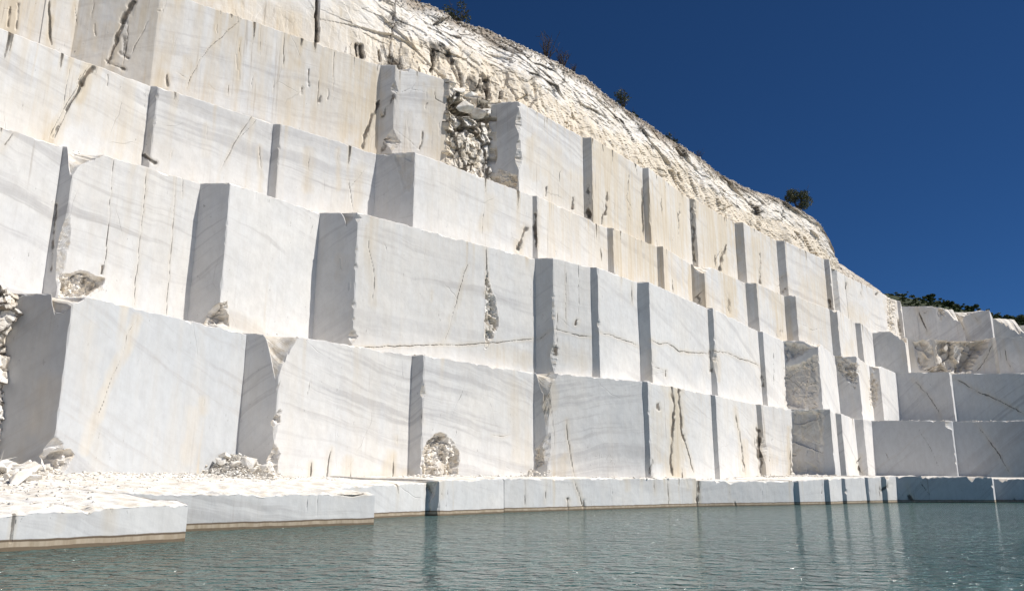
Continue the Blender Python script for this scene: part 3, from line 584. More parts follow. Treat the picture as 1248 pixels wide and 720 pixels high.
# ------------------------------------------------------------------ ledge at the water
ledge = thing('waterside_ledge', 'low pale marble ledge with a tan tide line along the sunlit wall', 'ledge', (*at(225, 659, 0), 0))
fledge = thing('waterside_ledge', 'low dark bluish marble ledge at the foot of the shaded far wall', 'ledge', (*at(1095, 612, 0), 0))
bpy.context.view_layer.update()
FINE = list(np.linspace(.01, 1, 46) ** 1.3)
SL = [  # inner px, outer px, end px, rim rows (outer, end), back height, options
 ((-141, 680), (-140, 680), (226, 659), (634, 613), 2.1, dict(stain=.05, grey=.18, streak=.1, depth=20., caprows=FINE, drops=[[(-40, 0), (40, -.03), (110, .02), (138, -.13), (200, -.09), (228, .03)]])),
 ((109, 651.6), (110, 651.6), (456, 638.5), (600, 600.5), 2.25, dict(stain=.08, grey=.1, streak=.15, depth=15., caprows=FINE)),
 ((329, 637.5), (330, 637.5), (520, 628), (596, 587), 2.3, dict(stain=.1, grey=.05, streak=.1)),
 ((520, 628), (535, 628.2), (614, 624.6), (584, 582), 2.25, dict(stain=.1, grey=.05, streak=.1)),
 ((614, 624.6), (614.5, 624), (850, 617), (582, 582), 2.3, dict(stain=.12, grey=.08, streak=.3)),
 ((850, 617), (850.2, 617), (969.5, 615), (584.5, 585.5), 2.2, dict(stain=.06, grey=.18, streak=.1)),
 ((969.5, 615), (976, 616), (1007, 614.3), (585, 583), 2.4, dict(stain=.05, grey=.15, streak=.1)),
 ((1007, 614.3), (1013, 614.9), (1028, 613.6), (583, 582), 2.4, dict(stain=.05, grey=.15)),
 ((1028, 613.6), (1033, 614.1), (1057, 612.8), (582, 580.5), 2.5, dict(stain=.05, grey=.15)),
 ((1057, 612.8), (1061, 613.3), (1077, 612.4), (581, 580), 2.5, dict(stain=.05, grey=.15)),
 ((1077, 612.4), (1083, 612.8), (1095, 612), (580, 579), 2.6, dict(stain=.05, grey=.15, drops=[[(1078, 0), (1082, .5), (1085, 0)]])),
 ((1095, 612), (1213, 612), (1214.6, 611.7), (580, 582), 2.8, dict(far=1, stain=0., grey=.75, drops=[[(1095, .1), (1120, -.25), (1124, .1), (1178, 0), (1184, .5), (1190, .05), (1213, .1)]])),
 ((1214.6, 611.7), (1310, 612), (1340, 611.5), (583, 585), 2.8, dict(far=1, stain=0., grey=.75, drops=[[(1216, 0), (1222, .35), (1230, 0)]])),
]
SLAB = []
for k, (q, p, e, rim, zb, o) in enumerate(SL):
    Q = at(*q, 0); P = clampP(Q, p, 0, -8, -3.5 if o.get('far') else 1.) if abs(q[0] - p[0]) > 1.2 else at(*p, 0); E = at(*e, 0)
    if k + 1 < len(SL):
        n0, n1_ = at(*SL[k + 1][0], 0), clampP(at(*SL[k + 1][0], 0), SL[k + 1][1], 0, -8, 1.); nd = unit(n0 - n1_) if SL[k + 1][1][0] - SL[k + 1][0][0] > 2.2 else np.array((-.9, .35))
    else: nd = np.array((-.3, .95))
    if k < 2: nd = np.array((-.86, .5))
    far = o.get('far'); oo = {a: b for a, b in o.items() if a != 'far'}
    if far: nd = np.array((-.2, .98)); oo['backdir'] = (-.2, .98)
    oo.setdefault('depth', 16. if not far else 22.)
    ob = block(None, 0, Q, P, E, -1.6, None, nd, M_LEDGE, name='marble_slab', rim=rim, capz=zb, seed=9000 + k * 41, step=1.3, **oo)
    par = fledge if far else ledge
    ob.parent = par; ob.matrix_parent_inverse = par.matrix_world.inverted()

# ------------------------------------------------------------------ weathered cliff above the top bench, up to the skyline
def depth_at(line, k):
    """distance (y) of plan polyline along the sight line x = k*y"""
    best = None
    for a, b in zip(line, line[1:]):
        fa = a[0] - k * a[1]; fb = b[0] - k * b[1]
        if fa * fb <= 0 and fa != fb:
            v = fa / (fa - fb); y = a[1] + v * (b[1] - a[1]); best = y if best is None else max(best, y)
    return best
def z_for_row(k, y, skyf):
    lo, hi = 5., 120.
    for _ in range(40):
        m = (lo + hi) / 2; x_, y_ = proj(np.array((k * y, y, m)))
        if y_ > skyf(x_): lo = m
        else: hi = m
    return lo
def cliff(name, kind_label, base, sky, x0, x1, back, lean, ncol, nrow, zb, seed, rough_f, ragged=.25):
    sx = [q[0] for q in sky]; sy = [q[1] for q in sky]; skyf = lambda x: float(np.interp(x, sx, sy))
    ks = np.linspace(x0, x1, ncol); V = np.zeros((nrow, ncol, 3)); hf = np.linspace(0, 1, nrow); lastd = None
    for c, k in enumerate(ks):
        d = depth_at(base, k); d = d if d is not None else (lastd if lastd is not None else float(base[0][1])); lastd = d; d0 = d + back
        d1 = d0 + lean; zt = z_for_row(k, d1, skyf)
        dd = d0 + (d1 - d0) * hf; V[:, c, 1] = dd; V[:, c, 0] = k * dd; V[:, c, 2] = zb + (max(zt, zb + .3) - zb) * hf
    return V
n_in = np.array((-.77, .64))
t4 = RIM[4]; nmain = [i for i, a in enumerate(BENCH[4]) if not a[2].get('far')]
base4 = t4[:2 * len(nmain)]
# smooth the saw-tooth rim into the line the cliff stands on
SKY = [(-200, -150), (150, -118), (300, -80), (400, -48), (470, -18), (497, -3), (510, 3), (529, 11), (547, 20), (577, 31), (606, 43), (633, 55), (660, 68), (683, 80), (713, 95), (730, 109), (750, 125), (767, 137), (787, 148), (813, 167), (837, 182), (860, 198), (880, 213), (900, 225), (918, 233), (937, 238), (946, 241), (962, 250), (975, 256), (989, 265), (997, 272), (1004, 281), (1011, 292), (1017, 304), (1019.7, 315), (1020.4, 329), (1030, 345)]
def kx(x, z, yrow):
    p = at(x, yrow, z); return p[0] / p[1]
K0, K1 = kx(-150, 32, -90), kx(1020, 32, 329)
NC, NR = 1000, 120
line = [v for v in base4 if v[0] / v[1] < K1 + .02]
Vc = cliff('c', '', line, SKY, K0, K1, 0., 5.5, NC, NR, ZT[4] - .1, 1, None)
# even out the plan and set it back behind the rim
yb = Vc[0, :, 1].copy(); ker = np.ones(41) / 41; ys = np.convolve(np.pad(yb, 20, mode='edge'), ker, 'valid'); ks = np.linspace(K0, K1, NC)
shift = 1.6 + np.maximum(0, 0) ; hf = np.linspace(0, 1, NR)[:, None]
sx = [q[0] for q in SKY]; sy = [q[1] for q in SKY]; skyf = lambda x: float(np.interp(x, sx, sy))
ys2 = np.maximum(ys, yb) + shift
ys2 = np.convolve(np.pad(ys2, 10, mode='edge'), np.ones(21) / 21, 'valid')
lean = 1.2 + 4.5 * sst(ks, kx(420, 32, 60), kx(560, 32, 90)) * (1 - .8 * sst(ks, kx(985, 32, 300), kx(1020, 32, 329)))
ztp = np.array([z_for_row(k, y + l, skyf) for k, y, l in zip(ks, ys2, lean)])
ztp = np.maximum(ztp, ZT[4] + .4)
prof = hf ** 1.25
Yc = ys2[None] + lean[None] * prof; Zc = ZT[4] - .1 + (ztp[None] - ZT[4] + .1) * hf
Vc = np.stack((ks[None] * Yc, Yc, Zc), -1)
pxc, pyc = proj(Vc)
rgh = sst(pxc, 390, 520) * .9 + .1
alo = Vc @ np.array((.64, .77, 0)); dipc = np.stack((alo * .62, (Vc[..., 2] + .25 * alo) * 1.25, Vc @ np.array((-.77, .64, 0)) * .8), -1)
r, j = rock_noise(dipc * .30, 300); r2, j2 = rock_noise(dipc * .85 + 3., 400)
low = 1 - sst(hf + .16 * vn(Vc * .25, 8) + .08 * vn(Vc * .9, 18), .30, .58)   # buff, more massive foot of the cliff
gul = np.clip(fbm(Vc * np.array((.8, .8, .09)), 77, 3), -1, 1)
Dc = rgh * ((1 - .6 * low) * (.62 * r + .16 * r2) + low * (.30 * gul + .20 * facet(Vc * np.array((.7, .7, .2)), 610)[0] + .08 * facet(Vc * np.array((2.2, 2.2, .8)), 620)[0])) + .15 * fbm(Vc * .4, 5)
end = sst(hf, .93, 1.)
Dc = Dc * (1 - .55 * end)
Vn = Vc.copy(); Vn[..., 0] -= Dc * .77; Vn[..., 1] += Dc * .64
Vn[..., 2] += rgh * (.10 * r2 + .12 * vn(Vc * 1.1, 66)) * sst(hf, .3, .9)
Wc = np.zeros(Vc.shape[:2] + (4,))
Wc[..., 0] = np.clip(low * 1.1 + .45 * fbm(Vc * .3, 9) + .26, 0, 1) * (.55 + .45 * rgh)
Wc[..., 2] = .3 + .65 * rgh * (1 - .6 * low)
Wc[..., 1] = np.clip(rgh * (j * .62 * (1 - .5 * low) * sst(vn(Vc * .5, 31), -.35, .35) + j2 * .12 * (1 - low) + low * .95 * np.clip((gul - .22) * 3.2, 0, 1) * sst(vn(Vc * .18, 4), -.35, .25)), 0, 1)
Wc[..., 3] = np.clip(sst(hf + .10 * vn(Vc * .5, 3), .80, .99) * .95, 0, 1) * rgh
for tr, kd, pts, wd, stg in [(5, 'd', [(386, -10), (386, 20), (386, 50)], 2.4, 1.), (5, 'd', [(440, 55), (441, 70)], 2.6, .9), (5, 'd', [(435, 54), (436, 68)], 2., .9), (5, 'd', [(462, 62), (464, 74)], 1.6, .7), (5, 'c', [(482, 0), (480, 40), (476, 70)], 1., .5), (5, 'd', [(528, 62), (530, 78), (528, 86)], 1.8, .8), (5, 'd', [(560, 92), (562, 106)], 2., .8), (5, 'd', [(572, 98), (580, 108)], 6., .9), (5, 'd', [(586, 92), (585, 106)], 1.6, .8), (5, 'd', [(594, 98), (596, 118)], 3.2, 1.), (5, 'd', [(591, 96), (590, 112)], 1.5, .9), (5, 'd', [(610, 112), (610, 120)], 1.6, .8)]:
    d = seg_dist(pxc + wd * .5 * vn(Vc * 1.9, 11), pyc + wd * .5 * vn(Vc * 1.9, 12), pts); m = stg * np.clip(1.3 - d / wd, 0, 1)
    Wc[..., 1] = np.maximum(Wc[..., 1], m); Vn[..., 0] -= m * .3 * .77; Vn[..., 1] += m * .3 * .64
# the ground behind the crest and round the end of the spur
crest = Vn[-1]; rows = [Vn.reshape(-1, 3)]; wr = [Wc.reshape(-1, 4)]
for dist, rise in ((1., .25), (3., .5), (8., .9), (20., 1.2), (60., -6.)):
    q = crest.copy(); q[:, 0] += -.77 * dist; q[:, 1] += .64 * dist; q[:, 2] += rise * (.6 if dist < 10 else 1) * .4 + .15 * vn(q * .8, 40); rows.append(q); ww = np.zeros((NC, 4)); ww[:, 3] = .95; wr.append(ww)
F = [grid_faces(NR + 5, NC)]
V_ = np.concatenate(rows)
ei = (np.arange(NR + 5) * NC + NC - 1)                          # closing face round the end
eb = V_[ei].copy(); eb[:, 0] += -.2 * 14; eb[:, 1] += 14.; base_i = len(V_)
V_ = np.concatenate((V_, eb)); wr.append(np.tile([.4, 0, .6, 0], (len(ei), 1)))
jx = np.arange(len(ei) - 1)
F.append(np.stack((ei[:-1], base_i + jx, base_i + jx + 1, ei[1:]), -1))
oc_ = link('cliff', mesh_np('cliff', V_, F, np.clip(np.concatenate(wr), 0, 1)), M_MARBLE); tag(oc_, kind='structure'); oc_.color = (.35, 0, .5, 1)

# broken rock lying on the shoulder beyond the spur
SKY2 = [(1000, 310), (1020, 320), (1026, 322), (1034, 328), (1044, 335), (1056, 343), (1064, 349), (1070, 352), (1080, 357), (1092, 361), (1100, 364)]
sx2 = [q[0] for q in SKY2]; sy2 = [q[1] for q in SKY2]; skyf2 = lambda x: float(np.interp(x, sx2, sy2))
i12 = [i for i, a in enumerate(BENCH[4]) if a[0] == (1029, 335)][0]
A_, B_ = t4[2 * i12 - 2] , t4[2 * i12 + 2]
ts = np.linspace(-.02, 1.0, 90); hb = np.linspace(0, 1, 14)
Vs = np.zeros((14, 90, 3)); Ws = np.zeros((14, 90, 4))
for c, tt in enumerate(ts):
    p0 = A_ + (B_ - A_) * tt + n_in * .7; p1 = p0 + n_in * 2.2; zt_ = max(z_for_row(p1[0] / p1[1], p1[1], skyf2), ZT[4] + .1)
    for r_, h in enumerate(hb):
        p = p0 + (p1 - p0) * h; Vs[r_, c] = (*p, ZT[4] - .1 + (zt_ - ZT[4] + .1) * h)
rr, jj = rock_noise(Vs * 1.2, 500); Vs[..., 0] -= .3 * rr * .77; Vs[..., 1] += .3 * rr * .64; Vs[..., 2] += .1 * rr
Ws[..., 2] = .9; Ws[..., 1] = jj * .7; Ws[..., 3] = np.clip(.5 + .6 * fbm(Vs * .8, 4), 0, 1); Ws[..., 0] = .4
bkr = Vs[-1].copy(); bkr[:, :2] += n_in * 30; bkr[:, 2] -= 1; V2 = np.concatenate((Vs.reshape(-1, 3), bkr)); W2 = np.concatenate((Ws.reshape(-1, 4), np.tile([.3, 0, .5, .8], (90, 1))))
os_ = link('hillside', mesh_np('hillside', V2, [grid_faces(15, 90)], np.clip(W2, 0, 1)), M_MARBLE); tag(os_, kind='structure'); os_.color = (.3, 0, .4, 1)

# ------------------------------------------------------------------ water, ground
def sheet(name, x0, x1, y0, y1, z, mat):
    me = bpy.data.meshes.new(name); me.from_pydata([(x0, y0, z), (x1, y0, z), (x1, y1, z), (x0, y1, z)], [], [(0, 1, 2, 3)])
    return tag(link(name, me, mat), kind='structure')
sheet('water', -60, 150, 2.2, 125, 0, M_WATER)
sheet('ground', -1500, 1500, -1500, 1500, -2.2, M_BED)
def quarry_floor():
    """pale quarry yard the photographer stands on, sloping into the water"""
    xs = np.linspace(-70, 260, 120); ysf = np.linspace(-160, 4.5, 60); X_, Y_ = np.meshgrid(xs, ysf)
    Zf = -.12 * sst(Y_, -2, 1) * 2.2 + .0 + .12 * fbm(np.stack((X_ * .3, Y_ * .3, X_ * 0), -1), 3); Zf = Zf + .12 * sst(Y_, 0, -6) + .10
    Zf = np.where(Y_ > 3, -.8, Zf)
    me = mesh_np('quarry_floor', np.stack((X_, Y_, Zf), -1).reshape(-1, 3), [grid_faces(60, 120)])
    return tag(link('quarry_floor', me, M_FLOOR), kind='structure')
quarry_floor()

# ------------------------------------------------------------------ loose rock
def hull(seed, n=15, flat=(1, .8, .6)):
    rs = random.Random(seed); bm = bmesh.new()
    for _ in range(n):
        v = Vector((rs.gauss(0, 1), rs.gauss(0, 1), rs.gauss(0, 1))).normalized() * rs.uniform(.55, 1.1)
        bm.verts.new((v.x * flat[0] * .5, v.y * flat[1] * .5, v.z * flat[2] * .5))
    r = bmesh.ops.convex_hull(bm, input=bm.verts)
    bmesh.ops.delete(bm, geom=[e for e in r['geom_interior'] if isinstance(e, bmesh.types.BMVert)], context='VERTS')
    bmesh.ops.bevel(bm, geom=list(bm.edges), offset=.02, segments=1, affect='EDGES')
    me = bpy.data.meshes.new('rock'); bm.to_mesh(me); bm.free(); return me
def rock_mat():
    g = N('rock_marble'); pos = g.n('ShaderNodeNewGeometry').outputs['Position']
    c = g.mix(g.ramp(g.noise(pos, 2.5, 5, .6), .35, .68), (.80, .78, .74, 1), (.66, .60, .51, 1))
    c = g.mix(g.ramp(g.noise(pos, .9, 3), .56, .76, 0, .5), c, (.52, .50, .47, 1))
    g.l(c, g.b.inputs['Base Color']); g.b.inputs['Roughness'].default_value = .8
    g.l(g.bump(g.noise(pos, 9, 6, .7), .6, .05), g.b.inputs['Normal']); return g.m
M_ROCK = rock_mat()
HULLS = [hull(k, 9 + k % 5, (1, random.uniform(.6, .95), random.uniform(.35, .8))) for k in range(12)]
dg = None
def floor_z(x, y):
    """height of the ledge floor below a point"""
    global dg
    if dg is None: bpy.context.view_layer.update(); dg = bpy.context.evaluated_depsgraph_get()
    ok, loc, *_ = sc.ray_cast(dg, Vector((x, y, 8.0)), Vector((0, 0, -1)))
    return loc.z if ok else None
def wall_d(px, py=580): return depth_at(RIM[1], kx(px, 3, py)) or 90.
def heap_h(x, y): return 1.05 * math.exp(-(((x - SPOT[0]) / 1.5) ** 2 + ((y - SPOT[1] - .4) / 1.4) ** 2))
def rock(x, y, size, label, group, dz=0., rs=random, k=None, tilt=None):
    z = floor_z(x, y)
    if z is None or z < .5 or z > 4.: return
    if group and 'heaped at the sawn' in group: z += heap_h(x, y)
    me = HULLS[rs.randrange(12) if k is None else k]
    o = link('rock', me, M_ROCK); o.scale = (size,) * 3
    o.rotation_euler = tilt or (rs.uniform(-.5, .5), rs.uniform(-.5, .5), rs.uniform(0, 6.28)); o.location = (x, y, z + size * .2 + dz)
    return tag(o, label, 'rock', group)
for me in HULLS: me.materials.append(M_ROCK)
P1, Q1, P2 = RIM[1][3], RIM[1][4], RIM[1][5]
def near(px, py, d):
    """plan point seen at column px at distance d"""
    k = (px - CX) / FPX / (CP - (CY - py) / FPX * SP); return k * d, d
ROCKS = []
rs = random.Random(4)
E1 = np.array(RIM[1][4])                                       # foot of the sawn corner between the first two high blocks
SPOT = np.array(near(286, 575, wall_d(286) - 1.0))
for i, (dx, dy, s, dz) in enumerate([(-.35, -.5, 1.05, -.1), (.75, -.6, 1.15, -.1), (-1.3, -.9, .9, .0), (-.5, -1.1, .95, .02), (.3, -1.2, .8, .02), (1.5, -.6, .7, .05), (-2.2, -1.2, .75, 0), (1.1, -1.3, .6, 0), (-1.6, -1.7, .6, 0), (.0, -1.9, .5, 0), (2.0, -.9, .5, 0), (-2.9, -1.6, .45, 0), (.9, -2., .4, 0), (-.9, -2.2, .42, 0)]):
    ROCKS.append((SPOT[0] + dx, SPOT[1] + dy * .6, s, dz, {0: 'pale boulder crowning the heap, tight in the sawn corner', 1: 'largest pale boulder on top of the heap at the sawn corner'}.get(i, 'angular pale stone in the heap at the foot of a sawn corner'), 'boulders heaped at the sawn corner'))
for i in range(46):
    px = rs.uniform(-30, 75) if i > 14 else rs.uniform(-20, 32); d = wall_d(px) - (rs.uniform(.3, 7) if px < 40 else rs.uniform(.3, 2)); x, y = near(px, 590, d)
    ROCKS.append((x, y, (rs.uniform(.8, 1.35) if i <= 14 else rs.choice([.25, .35, .45, .6, .8]) * (1 if px < 45 else .5)), rs.uniform(0, .12), 'broken white slab of rock in the rubble at the rough left end', 'rubble at the rough end of the wall'))
for i in range(26):
    px = rs.uniform(632, 672); x, y = near(px, 576, wall_d(px) - rs.uniform(.2, 1.3))
    ROCKS.append((x, y, rs.uniform(.18, .42), rs.uniform(0, .45), 'small grey stone in the little heap beside a chipped block', 'small stones heaped by the chipped block'))
for i in range(9):
    px = rs.uniform(486, 522); x, y = near(px, 580, wall_d(px) - rs.uniform(.2, 1.))
    ROCKS.append((x, y, rs.uniform(.2, .4), 0.02, 'small brown stone by the rounded rubble scar', 'stones by the rounded scar'))
fz = ZT[2]
for i in range(16):
    px = rs.uniform(1126, 1186); b_ = depth_at(RIM[3], kx(px, 20, 450)) or 125.; x, y = near(px, 450, b_ - rs.uniform(-.6, 2.)); s_ = rs.uniform(.5, 1.8)
    o = link('rock', HULLS[rs.randrange(12)], M_ROCK); o.scale = (s_,) * 3; o.rotation_euler = (rs.uniform(-.6, .6), rs.uniform(-.6, .6), rs.uniform(0, 6)); o.location = (x, y, fz + s_ * .25)
    tag(o, 'broken rock lying below the collapsed part of the shaded far wall', 'rock', 'fallen rocks on the far wall')
WEDGE = [(560, 110, 2.6, .5), (575, 116, 2.2, .4), (588, 122, 2.4, .3), (566, 132, 2.8, .7), (584, 138, 2.6, .6), (597, 136, 1.8, .3), (552, 104, 1.5, .4), (592, 152, 1.4, .2), (557, 150, 1.3, .2), (576, 172, 1.6, .1), (562, 190, 1.5, .0), (590, 196, 1.4, .0), (574, 206, 1.3, -.1), (597, 212, 1.2, -.1)]
for i, (px, py, s_, out) in enumerate(WEDGE):
    k_ = kx(px, 30, py); d_ = depth_at(RIM[4], k_) or 57.; q = np.array((k_ * d_, d_)) + np.array((.77, -.64)) * (out * .55 - .35); zz = zat((0, q[1]), py)
    o = link('rock', HULLS[(i * 5) % 12], M_ROCK); o.scale = (s_ * .8, s_ * .75, s_ * .7); o.rotation_euler = (rs.uniform(-.9, .9), rs.uniform(-.5, .5), rs.uniform(0, 6)); o.location = (q[0], q[1], zz)
    tag(o, 'jagged rock wedged in the collapsed gap of the topmost tier', 'rock', 'rocks wedged in the collapsed gap')
for x, y, s, dz, lb, gp in ROCKS: rock(x, y, s, lb, gp, dz, rs)

def scatter(name, pts, sizes, label, cat, seed=0):
    """many small stones as one mesh"""
    rs = np.random.RandomState(seed); base = []
    for me in HULLS[:6]:
        bm = bmesh.new(); bm.from_mesh(me); bmesh.ops.triangulate(bm, faces=bm.faces); bmesh.ops.remove_doubles(bm, verts=bm.verts, dist=.09); bm.verts.index_update()
        base.append((np.array([v.co[:] for v in bm.verts]), np.array([[v.index for v in f.verts] for f in bm.faces if len(f.verts) == 3]))); bm.free()
    V = []; F = []; n = 0
    for p, s in zip(pts, sizes):
        v, f = base[rs.randint(6)]; a = rs.rand() * 6.28; c_, s_ = math.cos(a), math.sin(a)
        q = v * s; q = np.c_[q[:, 0] * c_ - q[:, 1] * s_, q[:, 0] * s_ + q[:, 1] * c_, q[:, 2]] + p
        V.append(q); F.append(f + n); n += len(v)
    o = link(name, mesh_np(name, np.concatenate(V), [np.concatenate(F)]), M_ROCK); return tag(o, label, cat, kind='stuff')
pts, szs = [], []
rr_ = random.Random(11)
def add_pt(px, d, s, py=590, lift=.1):
    x, y = near(px, py, d); z = floor_z(x, y)
    z = z + heap_h(x, y) * rr_.uniform(.6, 1.) if z is not None else None
    if z is not None and .5 < z < 4.: pts.append(np.array((x, y, z + s * lift))); szs.append(s)
for i in range(1000):                                          # in front of the first high block, thick against its foot
    px = rr_.uniform(-30, 330); wl = wall_d(px); t = rr_.random() ** 2.2
    add_pt(px, wl - .1 - t * (9 if px < 230 else 7), rr_.uniform(.05, .24) * (1.3 - .7 * t))
for i in range(300):
    px = rr_.uniform(-40, 120); add_pt(px, rr_.uniform(20, wall_d(px)), rr_.uniform(.04, .2))
for i in range(1100):
    px = rr_.gauss(285, 22); add_pt(px, wall_d(px) - abs(rr_.gauss(0, 1.6)), rr_.uniform(.07, .3))
for i in range(300):
    px = rr_.uniform(330, 500); add_pt(px, wall_d(px) - .1 - rr_.random() ** 2 * 3, rr_.uniform(.05, .16))
for i in range(900):                                           # along the foot of the wall to the corner
    px = rr_.uniform(500, 1100); wl = depth_at(RIM[1], kx(px, 3, 580)) or 90; add_pt(px, wl - .15 - rr_.random() ** 2 * 2.2, rr_.uniform(.06, .34), 580)
for i in range(250):
    px = rr_.uniform(930, 1062); wl = depth_at(RIM[1], kx(px, 3, 580)) or 90; add_pt(px, wl - .2 - rr_.random() * 5, rr_.uniform(.15, .5), 580)
scatter('gravel', pts, szs, 'white marble chips and gravel strewn over the ledge floor', 'gravel', 3)
# chips on the crest of the cliff and on the benches
pts, szs = [], []
for i in range(1300):
    c_ = int(NC * (.42 + .57 * rr_.random())); r_ = int(NR * (1 - .16 * rr_.random() ** 2)) - 1; p = Vn[r_, c_]
    pts.append(p + np.array((.05, -.05, .02))); szs.append(rr_.uniform(.10, .42))
scatter('scree', pts, szs, 'pale and brown loose stones scattered along the crest of the cliff', 'scree', 5)
pts, szs = [], []
for t in (1, 2, 3):
    L_ = RIM[t]
    for i in range(len(L_) - 1):
        a, b = np.array(L_[i]), np.array(L_[i + 1]); n_ = int(np.linalg.norm(b - a) * 2.2)
        for _ in range(n_):
            u_ = rr_.random(); p = a + (b - a) * u_ + n_in * rr_.uniform(.25, 1.1); pts.append(np.array((*p, ZT[t] + .02))); szs.append(rr_.uniform(.08, .34))
scatter('bench_rubble', pts, szs, 'thin line of stone chips lying along the bench floors', 'rubble', 6)

# ------------------------------------------------------------------ plants
def leaf_mesh(name, centers, radii, n, size, rs, squash=.8):
    V = []; F = []
    w_ = np.array([r ** 2 for r in radii]); w_ = w_ / w_.sum()
    for i in range(n):
        k = rs.choice(len(centers), p=w_); d = rs.normal(size=3); d /= np.linalg.norm(d); d[2] *= squash
        c = np.array(centers[k]) + d * radii[k] * rs.uniform(.35, 1.05) ** .6
        a = rs.normal(size=3); a /= np.linalg.norm(a); b = np.cross(a, rs.normal(size=3)); b /= np.linalg.norm(b)
        s = size * rs.uniform(.6, 1.4); k0 = len(V)
        V += [c - a * s, c + b * s * .45, c + a * s, c - b * s * .45]; F.append((k0, k0 + 1, k0 + 2, k0 + 3))
    return mesh_np(name, np.array(V), [np.array(F)])
def tube(bm, pts, rad):
    prev = None
    for i, (p, r) in enumerate(zip(pts, rad)):
        d = (pts[min(i + 1, len(pts) - 1)] - pts[max(i - 1, 0)]).normalized(); a = d.orthogonal().normalized(); b = d.cross(a)
        ring = [bm.verts.new(p + (a * math.cos(t) + b * math.sin(t)) * r) for t in (0, 1.257, 2.513, 3.77, 5.027)]
        if prev:
            for k in range(5): bm.faces.new((prev[k], prev[(k + 1) % 5], ring[(k + 1) % 5], ring[k]))
        prev = ring
def stems(name, n, h, spread, r0, rs, twigs=0, z0=-.3):
    bm = bmesh.new()
    for i in range(n):
        a = rs.uniform(0, 6.28); s = rs.uniform(.2, 1) * spread; hh = h * rs.uniform(.6, 1); p = []
        for k in range(6):
            t = k / 5; p.append(Vector((math.cos(a) * s * t ** 1.2 + rs.uniform(-.05, .05) * h * t, math.sin(a) * s * t ** 1.2 + rs.uniform(-.05, .05) * h * t, z0 + (hh - z0) * t)))
        tube(bm, p, [r0 * (1 - .8 * k / 5) for k in range(6)])
        for _ in range(twigs):
            k = rs.randint(2, 5); q = p[k]; e = q + Vector((rs.uniform(-.3, .3), rs.uniform(-.3, .3), rs.uniform(.15, .45))) * h * .6
            m_ = (q + e) / 2 + Vector((rs.uniform(-.04, .04),) * 3) * h; tube(bm, [q, m_, e], [r0 * .4, r0 * .3, r0 * .12])
    me = bpy.data.meshes.new(name); bm.to_mesh(me); bm.free(); return me
def crest_point(px, back=1.0):
    d = np.abs(proj(crest)[0] - px); i = int(np.argmin(d)); return crest[i] + np.array((-.77 * back, .64 * back, .05))
def shrub(px, h, wid, label, leafy=True, n=900, seed=0, back=.6, dens=.11):
    rs = np.random.RandomState(seed); loc = crest_point(px, back)
    o = thing('shrub', label, 'shrub', loc, 'shrubs on the crest of the cliff')
    pr = random.Random(seed); link('stem', stems('stem', 7 if leafy else 13, h, wid * .5, .035 * h ** .5, pr, 3 if leafy else 6), M_BARK if leafy else M_TWIG, o)
    if leafy:
        cs = [(pr.uniform(-.36, .36) * wid, pr.uniform(-.36, .36) * wid, h * pr.uniform(.3, .85)) for _ in range(12)]
        link('crown', leaf_mesh('crown', cs, [pr.uniform(.13, .27) * max(h, wid * .7) for _ in cs], n, dens, rs), M_LEAF, o)
    return o
shrub(512, 2.4, 3.6, 'low dark shrub on the cliff crest, highest up the slope', n=1000, seed=1)
shrub(563, 2.0, 2.8, 'rounded sparse green shrub beside the highest shrub on the crest', n=650, seed=2)
shrub(672, 2.9, 3.0, 'tall bare twiggy bush without leaves on the crest', leafy=False, seed=3)
shrub(692, 2.4, 1.4, 'narrow bare shrub leaning beside the tall bare bush', leafy=False, seed=4)
shrub(704, 1.3, .9, 'smallest bare shrub just below the other bare bushes', leafy=False, seed=5)
shrub(765, 2.6, 1.6, 'thin upright green shrub on the middle of the crest', n=420, seed=6)
shrub(776, .9, 2.0, 'low green cushion of leaves under the thin upright shrub', n=520, seed=7)
shrub(822, .8, 2.6, 'low flat patch of green shrub on the lower crest', n=420, seed=8)
shrub(857, 1.3, 1.2, 'tiny bare wispy shrub on the lower crest', leafy=False, seed=9)
shrub(977, 3.5, 3.6, 'large dense round dark bush near the steep end of the crest', n=3600, seed=10, back=.5)
# plant in the dark cleft of the top bench
# ------------------------------------------------------------------ wooded hill far behind
D2 = 330.
def far_pt(px, row, d=D2):
    k = kx(px, 60, row); z = zat((0, d), row); return np.array((k * d, d, z))
ridge = [(900, 322), (1020, 345), (1085, 361), (1110, 365.5), (1140, 371), (1170, 378.5), (1200, 384), (1230, 392), (1260, 400), (1330, 418), (1450, 440)]
rx = [q[0] for q in ridge]; ry = [q[1] for q in ridge]
cols_ = np.linspace(880, 1450, 120); hr = np.linspace(0, 1, 24); Vh = np.zeros((24 + 6, 120, 3))
for c, px in enumerate(cols_):
    t_ = far_pt(px, np.interp(px, rx, ry))
    for r_, h in enumerate(hr): Vh[r_, c] = (t_[0] * (1 - .28 * (1 - h)), t_[1] - 90 * (1 - h), -2 + (t_[2] + 2) * (1 - (1 - h) ** 1.6))
    for r_ in range(6): Vh[24 + r_, c] = (t_[0] * (1 + .05 * (r_ + 1)), t_[1] + 22 * (r_ + 1), t_[2] + (1.5 if r_ < 2 else -4 * (r_ - 1)))
Vh[..., 2] += .8 * fbm(Vh * .07, 21)
hill = link('hill', mesh_np('hill', Vh.reshape(-1, 3), [grid_faces(30, 120)]), M_HILL); tag(hill, kind='structure')
rsn = np.random.RandomState(9); hv = Vh[15:26, 42:84].reshape(-1, 3); cen = hv[rsn.randint(len(hv), size=900)] + rsn.normal(size=(900, 3)) * np.array((1.5, 3, .2))
sm = leaf_mesh('scrub', cen, list(rsn.uniform(.35, .95, 900)), 42000, .36, rsn, .5)
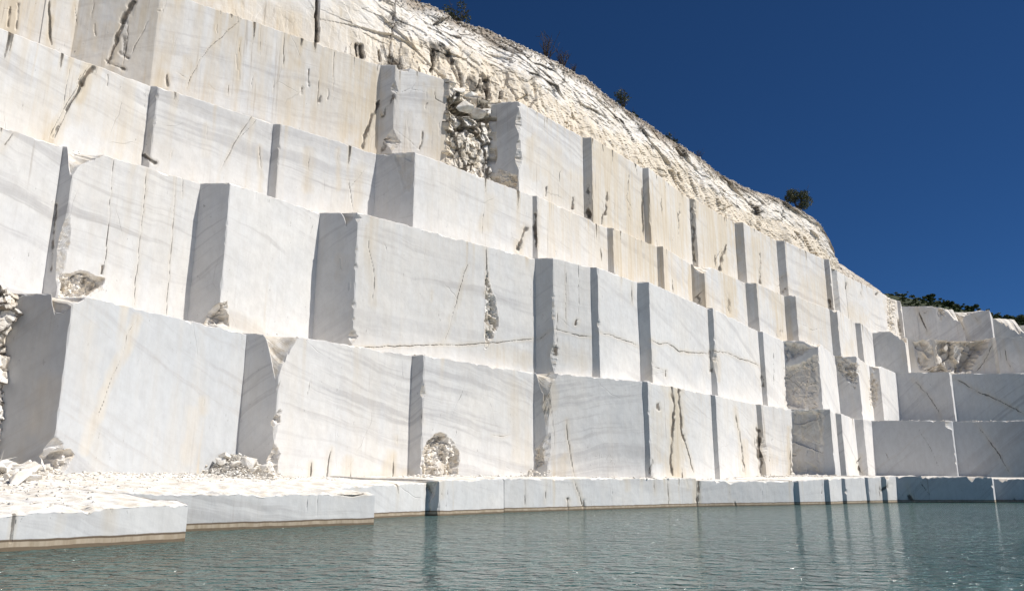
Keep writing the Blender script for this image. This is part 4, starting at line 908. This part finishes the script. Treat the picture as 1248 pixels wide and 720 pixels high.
tag(link('scrub', sm, M_LEAFB), 'dark low scrub covering the distant hillside', 'scrub', kind='stuff')
def tree(px, base_row, h, wid, label, seed, n=1500, trunk=.35, bushy=False):
    rs = np.random.RandomState(seed); pr = random.Random(seed); p = far_pt(px, base_row, D2 - 4)
    o = thing('tree', label, 'tree', p - np.array((0, 0, .4)), 'trees on the distant hill')
    bm = bmesh.new(); tube(bm, [Vector((0, 0, -.6)), Vector((.05 * h, 0, h * .3)), Vector((0, .05 * h, h * .75))], [h * .04, h * .03, h * .012])
    for _ in range(6):
        a = pr.uniform(0, 6.28); z_ = h * pr.uniform(.3, .6); tube(bm, [Vector((0, 0, z_)), Vector((math.cos(a) * wid * .2, math.sin(a) * wid * .2, z_ + h * .1)), Vector((math.cos(a) * wid * .36, math.sin(a) * wid * .36, z_ + h * .22))], [h * .018, h * .012, h * .005])
    me = bpy.data.meshes.new('trunk'); bm.to_mesh(me); bm.free(); link('trunk', me, M_BARK, o)
    lo_ = .18 if bushy else .42
    cs = [(pr.uniform(-.36, .36) * wid, pr.uniform(-.36, .36) * wid, h * pr.uniform(lo_, .88)) for _ in range(14)]
    link('crown', leaf_mesh('crown', cs, [pr.uniform(.14, .22) * wid for _ in cs], n, .26, rs), M_LEAFB, o)
TR = [(1135, 369, 5.0, 4.4, 'lone round-crowned tree standing clear on the hill ridge', 0), (1144, 371, 2.4, 2.6, 'tiny bush right beside the lone ridge tree', 1), (1152, 373, 3.4, 2.8, 'small narrow tree second from the lone ridge tree', 1),
      (1158, 377, 4.8, 4.6, 'mid-sized dark tree between the small narrow tree and the broad clump', 1), (1166, 381, 5.0, 6.4, 'broad low dark tree beside the round clump on the hill', 1), (1176, 382, 3.2, 4.4, 'low bush between the broad dark tree and the big round clump', 1), (1184, 385, 6.2, 7.2, 'big round dark tree clump rising above the pale notched blocks', 1), (1197, 387, 3.6, 4.6, 'small dark bush behind the block with the lit edge', 1),
      (1206, 390, 4.0, 5.4, 'low bush just behind the lit block edge', 1), (1219, 398, 7.0, 9.0, 'bright green spreading tree past the lit block edge', 1), (1238, 404, 8.0, 11.0, 'largest bright green tree low on the hill end', 1), (1256, 406, 6.0, 8., 'green tree at the very end of the hill, lowest of all', 1)]
for i, (px, br, h, wd, lb, bu) in enumerate(TR): tree(px, br, h * .82, wd * .85, lb, 40 + i, n=int(500 + 90 * h * wd), bushy=bool(bu))
